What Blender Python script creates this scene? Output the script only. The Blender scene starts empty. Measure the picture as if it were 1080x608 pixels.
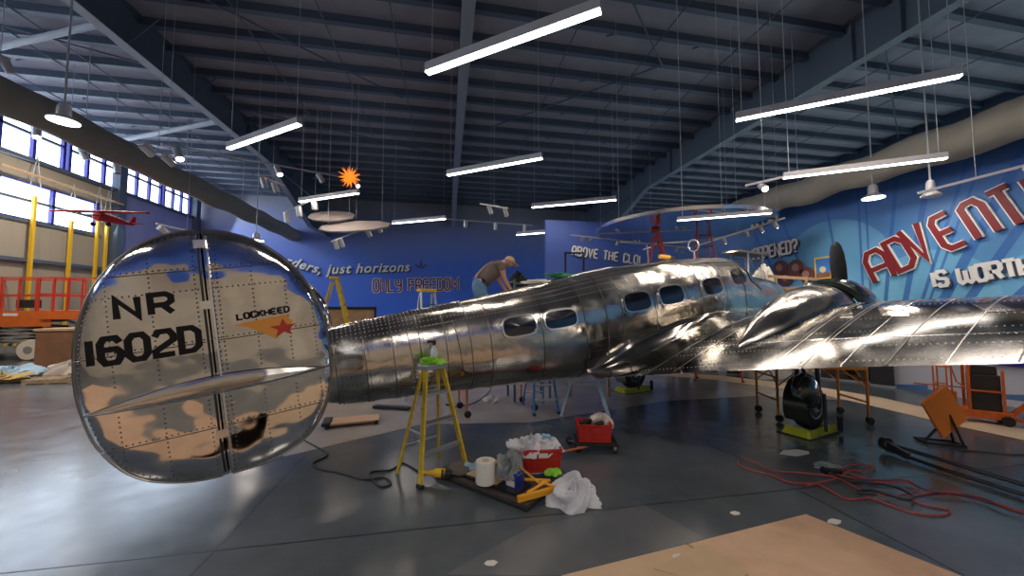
import bpy, bmesh, math, random
from math import sin, cos, tan, pi, radians, sqrt
from mathutils import Vector, Matrix
random.seed(7)
S = bpy.context.scene
# ---------------------------------------------------------------- camera
H = 2.25; FPX = 380.0; YAW = radians(10.3); PIT = radians(3.16)
cF = Vector((sin(YAW)*cos(PIT), cos(YAW)*cos(PIT), sin(PIT))); cR = Vector((cos(YAW), -sin(YAW), 0)); cU = cR.cross(cF)
cO = Vector((0, 0, H))
cam = bpy.data.cameras.new('camera'); co = bpy.data.objects.new('camera', cam); S.collection.objects.link(co)
cam.sensor_width = 36; cam.lens = 36*FPX/1080; cam.clip_end = 200
co.matrix_world = Matrix(((cR.x, cU.x, -cF.x, 0), (cR.y, cU.y, -cF.y, 0), (cR.z, cU.z, -cF.z, H), (0, 0, 0, 1)))
S.camera = co
S.view_settings.view_transform = 'Standard'; S.view_settings.look = 'None'; S.view_settings.gamma = 1
S.view_settings.use_curve_mapping = False; S.view_settings.exposure = 0.3
S.cycles.use_denoising = True; S.cycles.max_bounces = 8; S.cycles.sample_clamp_indirect = 6
# ---------------------------------------------------------------- sky
w = bpy.data.worlds.new('sky'); S.world = w; w.use_nodes = True
wn = w.node_tree.nodes; wl = w.node_tree.links
bg = wn['Background']; bg.inputs['Color'].default_value = (0.72, 0.84, 1.0, 1); bg.inputs['Strength'].default_value = 4.5

def ray(x, y): return cF + cR*((x-540)/FPX) - cU*((y-304)/FPX)
def hit(x, y, ax, v):
    r = ray(x, y); return cO + r*((v-cO[ax])/r[ax])
def fl(x, y, z=0.0): return hit(x, y, 2, z)
def at(x, y, d): return cO + ray(x, y)*d

def area_light(name, loc, direction, sx, sy, power, col=(1, 1, 1)):
    l = bpy.data.lights.new(name, 'AREA'); l.shape = 'RECTANGLE'; l.size = sx; l.size_y = sy; l.energy = power; l.color = col
    o = bpy.data.objects.new(name, l); S.collection.objects.link(o); o.location = loc
    o.rotation_euler = Vector(direction).to_track_quat('-Z', 'Y').to_euler(); return o
# daylight through the window bands
area_light('daylight', (-19.7, 22, 8.8), (1, -.2, -.35), 22, 4.5, 800, (.72, .84, 1))

# ---------------------------------------------------------------- materials
M = {}
def mat(name, col=(.5, .5, .5), rough=.5, metal=0.0, noise=0, nscale=5, col2=None, bump=0, bscale=8, emit=None, estr=0, coat=0, alpha=None, spec=None, trans=0, detail=4, bdist=.02):
    if name in M: return M[name]
    m = bpy.data.materials.new(name); m.use_nodes = True; nt = m.node_tree; N = nt.nodes; Lk = nt.links
    b = N['Principled BSDF']; b.inputs['Base Color'].default_value = (*col, 1); b.inputs['Roughness'].default_value = rough; b.inputs['Metallic'].default_value = metal
    tc = N.new('ShaderNodeTexCoord')
    if coat: b.inputs['Coat Weight'].default_value = coat; b.inputs['Coat Roughness'].default_value = .08
    if trans: b.inputs['Transmission Weight'].default_value = trans
    if spec is not None: b.inputs['Specular IOR Level'].default_value = spec
    if alpha is not None: b.inputs['Alpha'].default_value = alpha
    if noise or col2:
        n = N.new('ShaderNodeTexNoise'); n.inputs['Scale'].default_value = nscale; n.inputs['Detail'].default_value = detail
        Lk.new(tc.outputs['Object'], n.inputs['Vector'])
        r = N.new('ShaderNodeValToRGB'); c2 = col2 or tuple(c*(1-noise) for c in col)
        r.color_ramp.elements[0].position = .35; r.color_ramp.elements[1].position = .65
        r.color_ramp.elements[0].color = (*c2, 1); r.color_ramp.elements[1].color = (*col, 1)
        Lk.new(n.outputs['Fac'], r.inputs['Fac']); Lk.new(r.outputs['Color'], b.inputs['Base Color'])
    if bump:
        n2 = N.new('ShaderNodeTexNoise'); n2.inputs['Scale'].default_value = bscale; n2.inputs['Detail'].default_value = 2
        Lk.new(tc.outputs['Object'], n2.inputs['Vector'])
        bp = N.new('ShaderNodeBump'); bp.inputs['Strength'].default_value = bump; bp.inputs['Distance'].default_value = bdist
        Lk.new(n2.outputs['Fac'], bp.inputs['Height']); Lk.new(bp.outputs['Normal'], b.inputs['Normal'])
    if emit: b.inputs['Emission Color'].default_value = (*emit, 1); b.inputs['Emission Strength'].default_value = estr
    M[name] = m; return m

def skin(name, rough, bstr, bscale, dist, tint=(.78, .76, .73)):
    m = mat(name, tint, rough, 1.0); nt = m.node_tree; N = nt.nodes; Lk = nt.links; b = N['Principled BSDF']
    tc = N.new('ShaderNodeTexCoord')
    n = N.new('ShaderNodeTexNoise'); n.inputs['Scale'].default_value = 2.2; n.inputs['Detail'].default_value = 6; Lk.new(tc.outputs['Object'], n.inputs['Vector'])
    r = N.new('ShaderNodeMapRange'); r.inputs['From Min'].default_value = .3; r.inputs['From Max'].default_value = .7
    r.inputs['To Min'].default_value = rough*.55; r.inputs['To Max'].default_value = rough*1.7; Lk.new(n.outputs['Fac'], r.inputs['Value']); Lk.new(r.outputs['Result'], b.inputs['Roughness'])
    cr = N.new('ShaderNodeValToRGB'); cr.color_ramp.elements[0].position = .3; cr.color_ramp.elements[1].position = .7
    cr.color_ramp.elements[0].color = (tint[0]*.72, tint[1]*.70, tint[2]*.66, 1); cr.color_ramp.elements[1].color = (*tint, 1)
    Lk.new(n.outputs['Fac'], cr.inputs['Fac']); Lk.new(cr.outputs['Color'], b.inputs['Base Color'])
    n2 = N.new('ShaderNodeTexNoise'); n2.inputs['Scale'].default_value = bscale; n2.inputs['Detail'].default_value = 1.5; Lk.new(tc.outputs['Object'], n2.inputs['Vector'])
    bp = N.new('ShaderNodeBump'); bp.inputs['Strength'].default_value = bstr; bp.inputs['Distance'].default_value = dist
    Lk.new(n2.outputs['Fac'], bp.inputs['Height']); Lk.new(bp.outputs['Normal'], b.inputs['Normal'])
    return m
skin('fin_skin', .07, .75, 2.6, .05)
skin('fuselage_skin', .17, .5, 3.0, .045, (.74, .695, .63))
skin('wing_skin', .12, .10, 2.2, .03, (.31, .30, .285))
mat('seam', (.25, .23, .21), .35, 1); mat('rivet', (.16, .15, .14), .4, 1); mat('rivet_pale', (.8, .78, .74), .5, .4); mat('bright_metal', (.85, .83, .8), .2, 1)
mat('black_paint', (.012, .012, .014), .35); mat('black_rubber', (.015, .015, .016), .7); mat('dark_metal', (.05, .05, .055), .35, .7)
mat('dark_glass', (.01, .012, .014), .08, coat=1); mat('white_paint', (.8, .8, .8), .45); mat('grey_metal', (.42, .43, .45), .4, .6)
mat('cowl_paint', (.03, .04, .03), .18, .3, coat=1)
mat('yellow_fibreglass', (.78, .52, .03), .45, noise=.25, nscale=14); mat('alu', (.55, .56, .58), .35, .9)
mat('orange_paint', (.85, .22, .03), .45, noise=.2, nscale=6); mat('scaffold_orange', (.72, .26, .03), .45, noise=.2); mat('red_paint', (.72, .07, .03), .45, noise=.15)
mat('yellow_paint', (.8, .5, .02), .4); mat('chock_yellow', (.62, .62, .04), .55, noise=.2); mat('blue_paint', (.03, .18, .45), .45)
mat('crate_red', (.55, .03, .02), .42, noise=.15); mat('plastic_bag', (.72, .72, .74), .35, bump=.5, bscale=9, bdist=.04, alpha=.93)
mat('paper', (.72, .68, .6), .8); mat('green_cloth', (.32, .75, .05), .8, noise=.3, nscale=14); mat('rag', (.3, .33, .34), .8, noise=.4, nscale=14)
mat('plywood', (.70, .44, .27), .55, col2=(.58, .35, .21), nscale=3, detail=8); mat('cardboard', (.62, .43, .25), .7, noise=.12, nscale=3)
mat('wood', (.55, .35, .18), .6, noise=.2, nscale=7); mat('brown_wood', (.24, .11, .055), .4, noise=.2, nscale=4)
mat('lamp_white', (1, 1, 1), .5, emit=(1, .95, .93), estr=9); mat('lamp_spot', (1, 1, 1), .5, emit=(1, .86, .7), estr=25)
mat('fixture', (.62, .6, .6), .4, .3); mat('cable', (.45, .46, .48), .5); mat('steel_blue', (.085, .115, .165), .55); mat('steel_mid', (.15, .20, .25), .55); mat('steel_light', (.28, .31, .36), .5)
mat('deck', (.31, .31, .38), .75, noise=.15, nscale=1.2, bump=.3, bscale=1.5, bdist=.05); mat('duct_fabric', (.30, .265, .215), .8, noise=.12, nscale=1.5, bump=.4, bscale=1.3, bdist=.12)
mat('duct_cream', (.42, .37, .29), .8, noise=.1, nscale=1.5, bump=.5, bscale=1.5, bdist=.15)
mat('window_blue', (.03, .03, .28), .5); mat('letter_white', (.9, .88, .84), .4); mat('letter_red', (.22, .01, .014), .45); mat('letter_shadow', (.015, .02, .045), .6)
mat('skin_tone', (.62, .32, .22), .6); mat('jeans', (.16, .30, .45), .85, noise=.3, nscale=16); mat('shirt', (.20, .15, .125), .85, noise=.2, nscale=10); mat('cap', (.62, .42, .22), .8)
mat('foliage', (.25, .38, .1), .8, noise=.6, nscale=6); mat('foliage_ground', (.6, .62, .5), .8, noise=.3, nscale=1)
mat('mirror', (.8, .82, .85), .04, 1)
mat('cord_red', (.42, .06, .04), .55); mat('cord_black', (.012, .012, .012), .5)

# ---------------------------------------------------------------- mesh helpers
def link(o): S.collection.objects.link(o); return o
class MB:
    def __init__(s): s.v = []; s.f = []; s.mi = []; s.m = []
    def slot(s, m):
        if isinstance(m, str): m = M[m]
        if m not in s.m: s.m.append(m)
        return s.m.index(m)
    def add(s, vs, fs, m):
        k = len(s.v); s.v += [Vector(v) for v in vs]; i = s.slot(m)
        for f in fs: s.f.append([a+k for a in f]); s.mi.append(i)
        return s
    def box(s, a, b, m, T=None):
        x0, y0, z0 = a; x1, y1, z1 = b
        vs = [(x, y, z) for x in (x0, x1) for y in (y0, y1) for z in (z0, z1)]
        if T is not None: vs = [T @ Vector(v) for v in vs]
        return s.add(vs, [(0, 1, 3, 2), (4, 6, 7, 5), (0, 4, 5, 1), (2, 3, 7, 6), (0, 2, 6, 4), (1, 5, 7, 3)], m)
    def beam(s, p, q, wd, ht, m, up=(0, 0, 1)):
        p, q = Vector(p), Vector(q); d = (q-p).normalized(); u = Vector(up)
        if abs(d.dot(u)) > .98: u = Vector((0, 1, 0))
        r = d.cross(u).normalized(); u = r.cross(d)
        vs = [e + r*a*wd/2 + u*b*ht/2 for e in (p, q) for a in (-1, 1) for b in (-1, 1)]
        return s.add(vs, [(0, 1, 3, 2), (4, 6, 7, 5), (0, 4, 5, 1), (2, 3, 7, 6), (0, 2, 6, 4), (1, 5, 7, 3)], m)
    def tube(s, pts, r, m, n=8, cap=True):
        pts = [Vector(p) for p in pts]; rs = r if isinstance(r, (list, tuple)) else [r]*len(pts)
        vs = []; fs = []; pr = None
        for i, p in enumerate(pts):
            d = (pts[min(i+1, len(pts)-1)] - pts[max(i-1, 0)]).normalized()
            if pr is None:
                a = Vector((0, 0, 1)) if abs(d.z) < .9 else Vector((1, 0, 0)); u = d.cross(a).normalized()
            else: u = (pr - d*pr.dot(d)).normalized()
            pr = u; v = d.cross(u)
            for k in range(n): t = 2*pi*k/n; vs.append(p + (u*cos(t)+v*sin(t))*rs[i])
        for i in range(len(pts)-1):
            for k in range(n): a = i*n+k; b = i*n+(k+1) % n; fs.append((a, b, b+n, a+n))
        if cap: fs.append(tuple(range(n-1, -1, -1))); fs.append(tuple((len(pts)-1)*n+k for k in range(n)))
        return s.add(vs, fs, m)
    def lathe(s, prof, m, o=(0, 0, 0), ax=(0, 0, 1), n=20):
        o = Vector(o); ax = Vector(ax).normalized(); a = Vector((1, 0, 0)) if abs(ax.x) < .9 else Vector((0, 1, 0)); u = ax.cross(a).normalized(); v = ax.cross(u)
        vs = []; fs = []
        for r, h in prof:
            for k in range(n): t = 2*pi*k/n; vs.append(o + ax*h + (u*cos(t)+v*sin(t))*r)
        for i in range(len(prof)-1):
            for k in range(n): a_ = i*n+k; b_ = i*n+(k+1) % n; fs.append((a_, b_, b_+n, a_+n))
        fs.append(tuple(range(n-1, -1, -1))); fs.append(tuple((len(prof)-1)*n+k for k in range(n)))
        return s.add(vs, fs, m)
    def grid(s, rows, m, wrap=False):
        n = len(rows[0]); vs = [p for r in rows for p in r]; fs = []
        for i in range(len(rows)-1):
            for k in range(n if wrap else n-1): a = i*n+k; b = i*n+(k+1) % n; fs.append((a, b, b+n, a+n))
        return s.add(vs, fs, m)
    def poly(s, pts, m, ext=None):
        n = len(pts); pts = [Vector(p) for p in pts]
        if ext is None: return s.add(pts, [tuple(range(n))], m)
        e = Vector(ext); return s.add(pts+[p+e for p in pts], [tuple(range(n-1, -1, -1)), tuple(range(n, 2*n))] + [(k, (k+1) % n, (k+1) % n+n, k+n) for k in range(n)], m)
    def build(s, name, parent=None, smooth=False, bevel=0, T=None, kind=None):
        me = bpy.data.meshes.new(name)
        vs = s.v if T is None else [T @ v for v in s.v]
        me.from_pydata([tuple(v) for v in vs], [], s.f); me.polygons.foreach_set('material_index', s.mi)
        for m in s.m: me.materials.append(m)
        bm = bmesh.new(); bm.from_mesh(me); bmesh.ops.recalc_face_normals(bm, faces=bm.faces); bm.to_mesh(me); bm.free()
        if smooth:
            me.polygons.foreach_set('use_smooth', [True]*len(me.polygons))
            try: me.set_sharp_from_angle(angle=radians(38))
            except Exception: pass
        me.update(); o = bpy.data.objects.new(name, me); link(o)
        if parent is not None: o.parent = parent
        if bevel:
            b = o.modifiers.new('b', 'BEVEL'); b.width = bevel; b.segments = 2; b.limit_method = 'ANGLE'
        if kind: o['kind'] = kind
        return o
def tag(o, label, cat, group=None, kind=None):
    o['label'] = label; o['category'] = cat
    if group: o['group'] = group
    if kind: o['kind'] = kind
    return o
def thing(name, label, cat, loc=(0, 0, 0), rz=0, group=None):
    o = bpy.data.objects.new(name, None); link(o); o.location = loc; o.rotation_euler = (0, 0, rz); o.empty_display_size = .1
    return tag(o, label, cat, group)
def kids(o): return [c for c in S.collection.objects if c.parent == o]
def dup(o, loc=None, rz=None, label=None, parent=None):
    c = o.copy(); link(c)
    if parent is not None: c.parent = parent
    if loc is not None: c.location = loc
    if rz is not None: c.rotation_euler = (0, 0, rz)
    if label: c['label'] = label
    for k in kids(o): dup(k, parent=c)
    return c

# ================================================================ SETTING
# floor
fm = mat('floor_concrete', (.085, .095, .11), .13); nt = fm.node_tree; N = nt.nodes; Lk = nt.links; b = N['Principled BSDF']
tc = N.new('ShaderNodeTexCoord'); n1 = N.new('ShaderNodeTexNoise'); n1.inputs['Scale'].default_value = .9; n1.inputs['Detail'].default_value = 9; n1.inputs['Roughness'].default_value = .6
Lk.new(tc.outputs['Object'], n1.inputs['Vector'])
cr = N.new('ShaderNodeValToRGB'); cr.color_ramp.elements[0].position = .3; cr.color_ramp.elements[1].position = .72
cr.color_ramp.elements[0].color = (.062, .076, .088, 1); cr.color_ramp.elements[1].color = (.125, .14, .15, 1)
Lk.new(n1.outputs['Fac'], cr.inputs['Fac']); Lk.new(cr.outputs['Color'], b.inputs['Base Color'])
n2 = N.new('ShaderNodeTexNoise'); n2.inputs['Scale'].default_value = 3; n2.inputs['Detail'].default_value = 6; Lk.new(tc.outputs['Object'], n2.inputs['Vector'])
mr = N.new('ShaderNodeMapRange'); mr.inputs['To Min'].default_value = .10; mr.inputs['To Max'].default_value = .30; Lk.new(n2.outputs['Fac'], mr.inputs['Value']); Lk.new(mr.outputs['Result'], b.inputs['Roughness'])
b.inputs['Specular IOR Level'].default_value = .75
mat('floor_painted_sheen', (.42, .37, .33), .22, noise=.25, nscale=1.1, detail=8, spec=.5)  # floor reflection put into a paler base colour
mat('floor_patch', (.135, .14, .145), .2, noise=.15, nscale=2, spec=.7)
fb = MB(); fb.box((-20.2, -9.2, -.2), (13.2, 33.5, 0), 'floor_concrete'); fb.build('floor', kind='structure')
# saw cut joints and pale floor areas
j = MB()
for y in (3.9, 10.1, 16.5, 23): j.box((-20, y, .0005), (12.6, y+.012, .0015), 'black_paint')
for x in (-8.5, -2.1, 4.3, 10.6): j.box((x, -9, .0005), (x+.012, 33, .0015), 'black_paint')
j.build('floor_joint', kind='structure')
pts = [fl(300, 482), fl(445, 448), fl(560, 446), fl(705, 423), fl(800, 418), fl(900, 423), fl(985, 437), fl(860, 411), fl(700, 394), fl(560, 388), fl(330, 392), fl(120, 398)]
s_ = MB(); s_.poly([p+Vector((0, 0, .002)) for p in pts], 'floor_painted_sheen', (0, 0, .002)); s_.build('floor_pale_area', kind='structure')  # painted sheen under the fuselage, laid as a thin sheet
pts = [fl(679, 533), fl(745, 569), fl(632, 598), fl(610, 608), fl(470, 607), fl(560, 556)]
s_ = MB(); s_.poly([p+Vector((0, 0, .002)) for p in pts], 'floor_patch', (0, 0, .002)); s_.build('floor_pale_area', kind='structure')  # slightly paler area in the foreground

# roof
RZ = 11.85
c_ = MB(); c_.box((-20.2, -9.2, RZ), (27, 33.5, RZ+.15), 'deck'); c_.build('ceiling', kind='structure')
pm = MB(); pm.beam((-20, 0, RZ-.14), (26.8, 0, RZ-.14), .07, .28, 'steel_blue'); pm.box((-20, -.07, RZ-.29), (26.8, .13, RZ-.27), 'steel_blue')
pl = pm.build('roof_purlin', kind='structure')
y = -8.2; first = True
while y < 33:
    o = pl if first else pl.copy()
    if not first: link(o)
    o.location = (0, y, 0); first = False; y += 1.27
def rafter(x, zlow, wid=.34, col='steel_blue', flange='steel_light', splice=(), hs=22, he=29, drop=2.2):
    m = MB()
    m.box((x-.02, -9, zlow), (x+.02, 31.5, RZ-.02), col)
    m.box((x-wid/2, -9, zlow-.03), (x+wid/2, 31.5, zlow), flange); m.box((x-wid/2, -9, RZ-.05), (x+wid/2, 31.5, RZ-.02), col)
    for yy in splice: m.box((x-wid/2, yy-.03, zlow), (x+wid/2, yy+.03, RZ-.1), col)
    # tapered haunch and column at the far end
    m.poly([(x-.035, hs, zlow-.02), (x-.035, he, zlow-drop), (x-.035, 32.98, zlow-drop), (x-.035, 32.98, RZ-.1), (x-.035, hs, RZ-.1)], col, (.07, 0, 0))
    m.beam((x, hs, zlow-.02), (x, he, zlow-drop), wid, .04, flange); m.beam((x, he, zlow-drop), (x, 32.98, zlow-drop), wid, .04, flange)
    m.build('roof_rafter', kind='structure')
rafter(-10.1, 10.55, splice=(8, 20)); rafter(.55, 11.1, .40, splice=(14,), hs=28, he=32.4, drop=1.5); rafter(13.3, 10.35, .36, col='steel_mid', flange='steel_mid', splice=(8.0, 9.3, 19.2)); rafter(24.5, 10.5)
# bridging and wind bracing under the deck
br = MB()
for x in (-17, -14.6, -13.4, -6.6, -4, -1.8, 4.2, 7.2, 10.2, 16.5, 19.5):
    br.tube([(x, -8, RZ-.3), (x, 32.5, RZ-.3)], .022, 'steel_blue', 5)
for x0, y0, x1, y1 in ((-19, 12, -10.2, 16), (-10, 9.5, -2, 16), (.6, 5, 8, 12), (8, 12, 2, 18), (-10, 18, .5, 22), (14, 9, 24, 15), (.6, 20, 13, 28), (-19, 22, -10.2, 26)):
    br.tube([(x0, y0, RZ-.36), (x1, y1, RZ-.36)], .03, 'steel_blue', 6)
for x in (-16, 5.3, 8.6):
    for k in range(9): br.beam((x, 6+k*2.54, RZ-.3), (x+.75, 6+k*2.54, RZ-.02), .04, .04, 'steel_blue')
br.build('roof_bracing', kind='structure')
for yy in range(10, 26, 3):
    k = MB(); 
    k.beam((-10.1, yy, 10.6), (-9.2, yy, RZ-.25), .04, .04, 'steel_blue'); k.beam((-10.1, yy, 10.6), (-11, yy, RZ-.25), .04, .04, 'steel_blue'); k.build('rafter_brace', kind='structure')
pp = MB(); pp.tube([hit(-60, 64, 2, 11.2), hit(118, 22, 2, 11.2)], .10, 'steel_light', 10); pp.tube([hit(122, 149, 2, 11.2), hit(236, 127, 2, 11.2)], .12, 'steel_light', 10); pp.build('ceiling_pipe', kind='structure')

# walls
bw = mat('wall_blue_to_grey', (.06, .14, .58), .55); nt = bw.node_tree; N = nt.nodes; Lk = nt.links; b = N['Principled BSDF']
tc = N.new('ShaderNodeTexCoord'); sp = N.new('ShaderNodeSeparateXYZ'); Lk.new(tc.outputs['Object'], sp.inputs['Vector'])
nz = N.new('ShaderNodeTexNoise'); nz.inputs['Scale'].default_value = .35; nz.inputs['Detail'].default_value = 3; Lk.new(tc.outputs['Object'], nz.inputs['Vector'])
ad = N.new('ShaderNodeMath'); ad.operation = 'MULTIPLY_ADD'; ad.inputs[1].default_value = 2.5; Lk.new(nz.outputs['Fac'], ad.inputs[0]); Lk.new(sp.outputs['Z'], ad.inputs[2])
mr = N.new('ShaderNodeMapRange'); mr.inputs['From Min'].default_value = 3; mr.inputs['From Max'].default_value = 12.2; Lk.new(ad.outputs[0], mr.inputs['Value'])  # saturated blue low down, turning grey towards the roof
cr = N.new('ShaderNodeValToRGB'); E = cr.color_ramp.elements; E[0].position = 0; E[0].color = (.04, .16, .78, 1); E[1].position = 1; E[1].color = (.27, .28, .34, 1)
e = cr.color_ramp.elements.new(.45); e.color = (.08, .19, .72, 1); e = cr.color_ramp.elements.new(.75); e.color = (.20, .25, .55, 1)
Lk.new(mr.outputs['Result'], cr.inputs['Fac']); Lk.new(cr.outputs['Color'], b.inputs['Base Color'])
mat('wall_lavender', (.30, .31, .55), .6, noise=.1, nscale=1); mat('outer_wall', (.10, .12, .17), .7)
wb = MB(); wb.box((-20.2, 33, 0), (27, 33.3, RZ), 'wall_blue_to_grey'); wb.build('wall_back', kind='structure')
wb = MB(); wb.box((26.8, -9.2, 3.6), (27, 33, RZ), 'outer_wall'); wb.build('wall_outer', kind='structure')
# left wall with corrugated cladding and window bands
cm = mat('corrugated', (.33, .30, .25), .6); nt = cm.node_tree; N = nt.nodes; Lk = nt.links; b = N['Principled BSDF']
tc = N.new('ShaderNodeTexCoord'); wv = N.new('ShaderNodeTexWave'); wv.bands_direction = 'Y'; wv.inputs['Scale'].default_value = .55; wv.wave_profile = 'SAW'; Lk.new(tc.outputs['Object'], wv.inputs['Vector'])
bp = N.new('ShaderNodeBump'); bp.inputs['Distance'].default_value = .22; Lk.new(wv.outputs['Fac'], bp.inputs['Height']); Lk.new(bp.outputs['Normal'], b.inputs['Normal'])
XW = -20
WIN1 = []; WIN2 = []
m = MB()
m.box((XW-.2, -9.2, 0), (XW, 33, 6.5), 'corrugated'); m.box((XW-.2, -9.2, 8.32), (XW, 33, 9.45), 'corrugated'); m.box((XW-.2, -9.2, 11.2), (XW, 33, RZ), 'outer_wall')
m.box((XW-.2, 24.6, 6.5), (XW, 33, 8.32), 'corrugated')
m.build('wall_left', kind='structure')
m = MB(); m.box((XW+.02, 26.0, 0), (XW+.16, 33, 9.3), 'wall_lavender'); m.build('wall_partition', kind='structure')
st = MB()
st.box((XW+.02, -9, 9.3), (XW+.3, 33, 9.48), 'steel_blue'); st.box((XW+.02, -9, 4.45), (XW+.25, 25.3, 4.62), 'steel_blue'); st.box((XW+.02, -9, 11.2), (XW+.3, 33, 11.5), 'steel_blue')
st.box((XW+.02, -9, 6.35), (XW+.1, 24.8, 6.5), 'steel_blue')
for yy in (13.2, 25.4, 32.2): st.box((XW+.02, yy, 0), (XW+.45, yy+.5, RZ-.3), 'steel_blue')
st.build('trim_1', kind='structure')
# two ranges of windows: each window frame with panes
def winrange(y0, y1, z0, z1, n, rail, idx):
    f = MB(); dy = (y1-y0)/n
    for k in range(n+1): f.box((XW-.12, y0+k*dy-.07, z0), (XW+.04, y0+k*dy+.07, z1), 'window_blue')
    f.box((XW-.12, y0, z0), (XW+.04, y1, z0+.07), 'window_blue'); f.box((XW-.12, y0, z1-.07), (XW+.04, y1, z1), 'window_blue')
    for r_ in rail: f.box((XW-.1, y0, r_-.06), (XW+.04, y1, r_+.06), 'steel_blue')
    return f.build('window_%d' % idx, kind='structure')
ys = [(-8.5, -4.6), (-4.2, -.3), (.1, 4), (4.4, 8.3), (8.7, 13.1), (13.8, 18.0), (18.4, 22.6), (22.9, 25.9), (26.2, 29.2), (29.5, 32.1)]
for i, (a, c) in enumerate(ys): winrange(a, c, 9.45, 11.2, 3, (10.75,), i+1)
winrange(-8.5, 24.6, 6.5, 8.32, 14, (7.45,), 11)
# wall behind the camera
mat('wall_cream', (.62, .52, .40), .7, noise=.15, nscale=.6)
m = MB(); m.box((-20.2, -9.3, 0), (27, -9.1, 4.6), 'wall_cream'); m.box((-20.2, -9.3, 4.6), (27, -9.1, RZ), 'wall_blue_to_grey'); m.build('wall_front', kind='structure')
# mural wall: straight along the right, curving round behind the nose
mm = mat('mural_sky', (.06, .22, .58), .5); nt = mm.node_tree; N = nt.nodes; Lk = nt.links; b = N['Principled BSDF']
uvn = N.new('ShaderNodeUVMap'); sp = N.new('ShaderNodeSeparateXYZ'); Lk.new(uvn.outputs['UV'], sp.inputs['Vector'])
mr = N.new('ShaderNodeMapRange'); mr.inputs['From Min'].default_value = 1.5; mr.inputs['From Max'].default_value = 6.2; Lk.new(sp.outputs['Y'], mr.inputs['Value'])
cr = N.new('ShaderNodeValToRGB'); E = cr.color_ramp.elements; E[0].position = 0; E[0].color = (.13, .42, .74, 1); E[1].position = 1; E[1].color = (.045, .13, .42, 1)
Lk.new(mr.outputs['Result'], cr.inputs['Fac'])
prev = cr.outputs['Color']
def mathn(op, a, bb=None, c=None):
    n = N.new('ShaderNodeMath'); n.operation = op
    for i, v in enumerate((a, bb, c)):
        if v is None: continue
        if isinstance(v, (int, float)): n.inputs[i].default_value = v
        else: Lk.new(v, n.inputs[i])
    return n.outputs[0]
def mixc(fac, col):
    global prev
    n = N.new('ShaderNodeMix'); n.data_type = 'RGBA'; Lk.new(fac, n.inputs['Factor']); Lk.new(prev, n.inputs[6]); n.inputs[7].default_value = (*col, 1); prev = n.outputs[2]
U_, V_ = sp.outputs['X'], sp.outputs['Y']
def disc(u, v, r, col, k):   # painted clouds
    du = mathn('SUBTRACT', U_, u); dv = mathn('SUBTRACT', V_, v); d2 = mathn('ADD', mathn('MULTIPLY', du, du), mathn('MULTIPLY', dv, dv))
    mixc(mathn('MULTIPLY', mathn('LESS_THAN', d2, r*r), k), col)
cA = prev
for u, v, r, k in ((15.4, 3.3, 1.9, .35), (17.9, 2.5, 1.3, .5), (13.4, 2.3, 1.0, .45), (16.6, 2.0, 1.1, .5), (20.2, 2.1, 1.5, .4), (22, 1.6, 1.3, .5), (11.6, 2.6, 1.3, .35), (14.6, 1.6, 1.1, .5)): disc(u-2.6, v, r, (.22, .58, .80), k)
# painted rays fanning up
def rayline(u0, v0, sl, wd, col, k):
    d = mathn('ABSOLUTE', mathn('SUBTRACT', mathn('SUBTRACT', U_, u0), mathn('MULTIPLY', mathn('SUBTRACT', V_, v0), sl)))
    mixc(mathn('MULTIPLY', mathn('LESS_THAN', d, wd), k), col)
for u0, sl, wd in ((13.2, -.12, .04), (13.75, 0, .035), (13.95, 0, .03), (14.3, .12, .05), (14.75, .2, .07), (15.1, .3, .04), (15.25, .33, .03), (15.5, .45, .11), (15.95, .55, .1), (16.7, .8, .16), (12.3, -.35, .05), (11.4, -.5, .06)): rayline(u0, 2.3, sl, wd, (.025, .13, .46), .8)
nf = N.new('ShaderNodeMapRange'); nf.inputs['From Min'].default_value = 4; nf.inputs['From Max'].default_value = 10.5; nf.inputs['To Min'].default_value = 1; nf.inputs['To Max'].default_value = 0; Lk.new(U_, nf.inputs['Value'])
mixc(nf.outputs['Result'], (.065, .125, .44))
# pale lower skirting with blue triangles
mixc(mathn('LESS_THAN', V_, 1.02), (.60, .62, .72))
tri = mathn('LESS_THAN', mathn('ABSOLUTE', mathn('SUBTRACT', V_, mathn('ADD', .55, mathn('MULTIPLY', mathn('SUBTRACT', U_, 19.2), .13)))), mathn('MULTIPLY', mathn('ABSOLUTE', mathn('SUBTRACT', mathn('FRACT', mathn('MULTIPLY', U_, .33)), .2)), .22))
mixc(mathn('MULTIPLY', tri, mathn('LESS_THAN', V_, 1.02)), (.10, .22, .50))
Lk.new(prev, b.inputs['Base Color'])
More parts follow.
